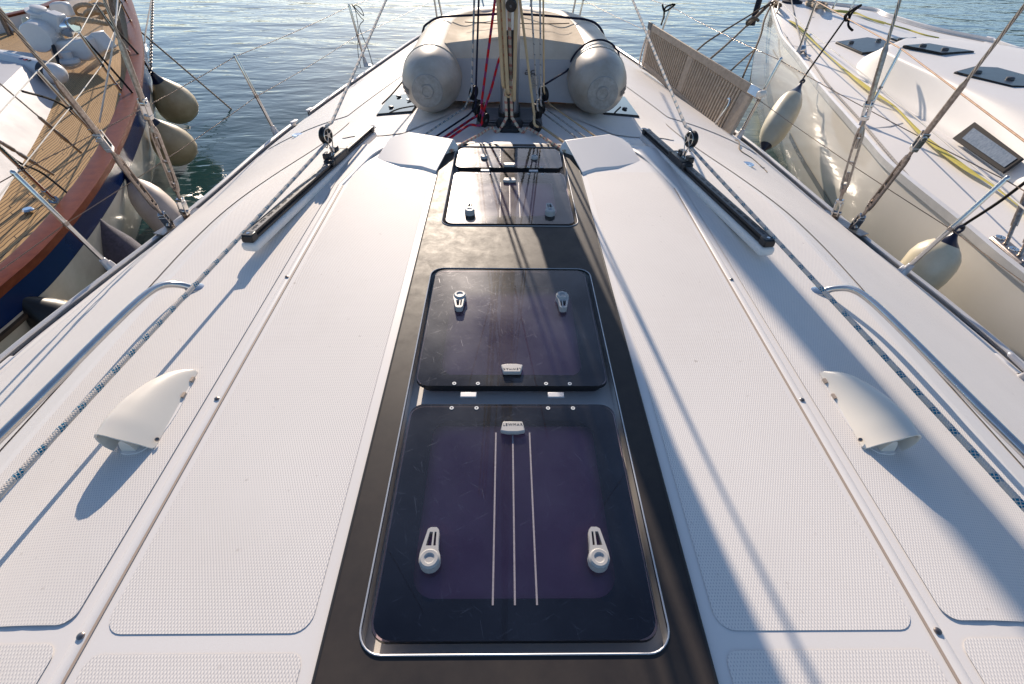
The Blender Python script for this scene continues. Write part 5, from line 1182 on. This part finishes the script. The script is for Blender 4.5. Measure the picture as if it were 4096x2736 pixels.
# strap and lines on the right deck
Q=[(3113,44),(3200,112),(3290,200),(3400,296),(3490,366),(3580,428),(3690,540),(3850,664),(3960,735),(4096,832),(4300,980)]
P_=cr([rdk(a,b,.022) for a,b in Q],6); 
tag(MB().tube(P_,.003,8,r2=[.024+.010*math.sin(i*.35) for i in range(len(P_))],up=V((0,0,1))).build('strap','yellow'),'long faded yellow strap lying along the near side deck of the white yacht','strap')
Q=[(3280,24),(3340,42),(3420,52),(3480,75),(3540,93)]; P_=cr([rdk(a,b,.03) for a,b in Q],5)
tag(MB().tube(P_,.004,8,r2=.035,up=V((0,-.5,1)).normalized()).build('strap','yellow'),'short yellow strap by the far rail near the bow of the white yacht','strap')
rope('deck_line','thin yellow line continuing along the far side deck of the white yacht',[rdk(a,b,.012) for a,b in((3540,93),(3620,115),(3700,140),(3755,152))],.010,'yellow')
rope('deck_line','white rope with dark flecks lying along the near deck edge of the white yacht',[rdk(a,b,.012) for a,b in((3216,208),(3250,250),(3310,335),(3440,480),(3560,622),(3700,775),(3900,932),(3975,985))],.009,'whiteblk')
rope('furling_line','white rope rising from the deck block at the bow stanchion of the white yacht',[rdk(3212,200,.03),py_(3190/K,110/K,8.0),py_(3165/K,-5/K,8.8)],.010,'whiteblk')
p=rdk(3205,205,.02); blk=tag(MB().lathe(p+V((-.04,0,.0)),p+V((.05,.05,.03)),[(0,.03),(.3,.045),(.7,.045),(1,.03)],16,cap=True).build('lead_block','steel'),'small steel block at the foot of the bow stanchion on the white yacht','block')
c=[rdk(a,b,.03) for a,b in((3985,950),(4115,1065))]; mb=MB(); d=(c[1]-c[0]); rot=math.atan2(d.y,d.x); mb.box((c[0]+c[1])/2,(d.length,.085,.03),rz=rot); cp2=mb.build('chainplate','steel_worn',rb,bevel=.02,bseg=4)
for t,(tx,ty) in((.30,(4096,805)),(.72,(4140,900))):
    b=c[0].lerp(c[1],t); e=px_(tx/K,ty/K,b.x+.03); MB().tube([b,b.lerp(e,.45)],.011,10).tube([b.lerp(e,.45),b.lerp(e,2.4)],.018,10).tube([b.lerp(e,2.4),b.lerp(e,14)],.006,8).build('rigging_screw','steel_worn',cp2)
for t in(.08,.5,.92):
    b=c[0].lerp(c[1],t); MB().lathe(b+V((0,0,.01)),b+V((0,0,.019)),[(0,.028),(1,.026),(1,.012),(.5,.010),(.5,0)],16).build('bolt_ring','steel',cp2)
# bow gear of the right yacht
b=bowp+V((-.12,.15,.0)); MB().tube([b+V((0,.0,-.4)),b+V((0,0,3))],.055,12).build('furler','blue',rb)
p=rdk(3190,12,.05); MB().lathe(p+V((0,.2,-.05)),p+V((0,.2,.13)),[(0,.16),(.3,.17),(.4,.1),(.8,.1),(1,.14)],20,cap=True).build('anchor_windlass','blue',rb)
for k,(cx,cy) in enumerate(((3245,12),(3268,16),(3285,20))):
    tag(MB().tube(cr([rdk(cx+20*math.cos(i*PI/4),cy+6*math.sin(i*PI/4),.05+.03*k) for i in range(8)],3,closed=True),.028,8,closed=True).build('rope_coil','laid'),['left loop','middle loop','right loop'][k]+' of the tan rope coil on the bow of the white yacht','rope',group='rope coil loops on the white yacht')
for k,(cx,cy) in enumerate(((3100,12),(3110,22))):
    rope('rope_loop',['upper','lower'][k]+' brown rope turned round the bow cleat of the white yacht',[rdk(cx-12,cy,.04),rdk(cx,cy-8,.09),rdk(cx+14,cy,.05),rdk(cx,cy+9,.04),rdk(cx-10,cy+3,.05)],.018,'brownrope')
# mooring ropes between the bows
ba=rr_(3078,22)+V((0,0,.04))
tgt=V((1.62,6.55,-.42)); 
rope('mooring_line','thin brown mooring rope, uppermost of those from the bow of the white yacht',[ba,ny(2870,140,8.6),ny(2790,200,7.7),ny(2668,321,6.3)],.012,'brownrope')
rope('mooring_line','dark knotted mooring rope below the thin brown one',[ba,ny(3020,72,10.0),ny(2992,98,9.6)],.028,'greyrope')
rope('mooring_line','single dark mooring rope running down from the knot',[ny(2992,98,9.6),ny(2880,202,8.3),ny(2740,310,7.0),ny(2640,335,6.4)],.015,'greyrope')
rope('rope_knot','loose dark rope end curling from the mooring knot',[ny(2990,102,9.6),ny(2988,88,9.55),ny(3005,74,9.6),ny(3020,72,9.6),ny(3035,84,9.6)],.022,'greyrope')
rope('mooring_line','brown mooring rope dropping steeply from the bow of the white yacht',[rdk(3108,22,.05),rr_(3088,32)+V((-.02,0,.05)),ny(3058,80,9.6),ny(3040,150,9.0),ny(2978,292,7.9),ny(2930,420,7.2)],.014,'brownrope')
rope('mooring_line','short dark mooring rope crossing under the lifeline toward the white bow',[ny(3024,194,9.2),ny(2945,262,8.2),ny(2880,330,7.4)],.013,'greyrope')
# fenders of the right yacht
kn=RS[2][1].lerp(RS[1][1],.30)
def onl(a,b):  # point on the right yacht's top wire nearest a sight line
    best=None
    for i in range(101):
        p=RS[2][1].lerp(RS[1][1],i/100); d=ray(a/K,b/K).normalized(); w_=p-C0; e=(w_-d*w_.dot(d)).length
        if best is None or e<best[0]: best=(e,p)
    return best[1]
k1=onl(3376,84)
fender('cream fender with navy ends hanging whole between the gangway and the white yacht',nz(3206,332,-.44),nz(3046,612,-.98),.138,'fender_new' if 'fender_new' in M else 'fender',line=[nz(3222,300,-.42),k1],capt=.2,lr=.009,group='fenders of the white yacht')
rope('cord','black cord knot on the rusty lifeline above the whole cream fender',[k1+V((-.02,-.02,0)),k1+V((0,0,.03)),k1+V((.03,0,0)),k1+V((0,-.02,-.03)),k1+V((-.02,0,.01)),k1+V((.06,.02,.07)),k1+V((.15,.08,.09)),k1+V((.05,.02,.03)),k1+V((.02,-.05,-.06)),k1+V((.05,-.12,-.10))],.011,'blackcord')
fender('cream fender with navy end partly hidden behind the right toe rail',nz(3826,930,-.44),nz(3610,1185,-.86),.135,'fender',line=[nz(3870,890,-.38),nz(3990,812,-.2),nz(4110,722,-.02)],lr=.008,group='fenders of the white yacht')
bpy.context.view_layer.update()
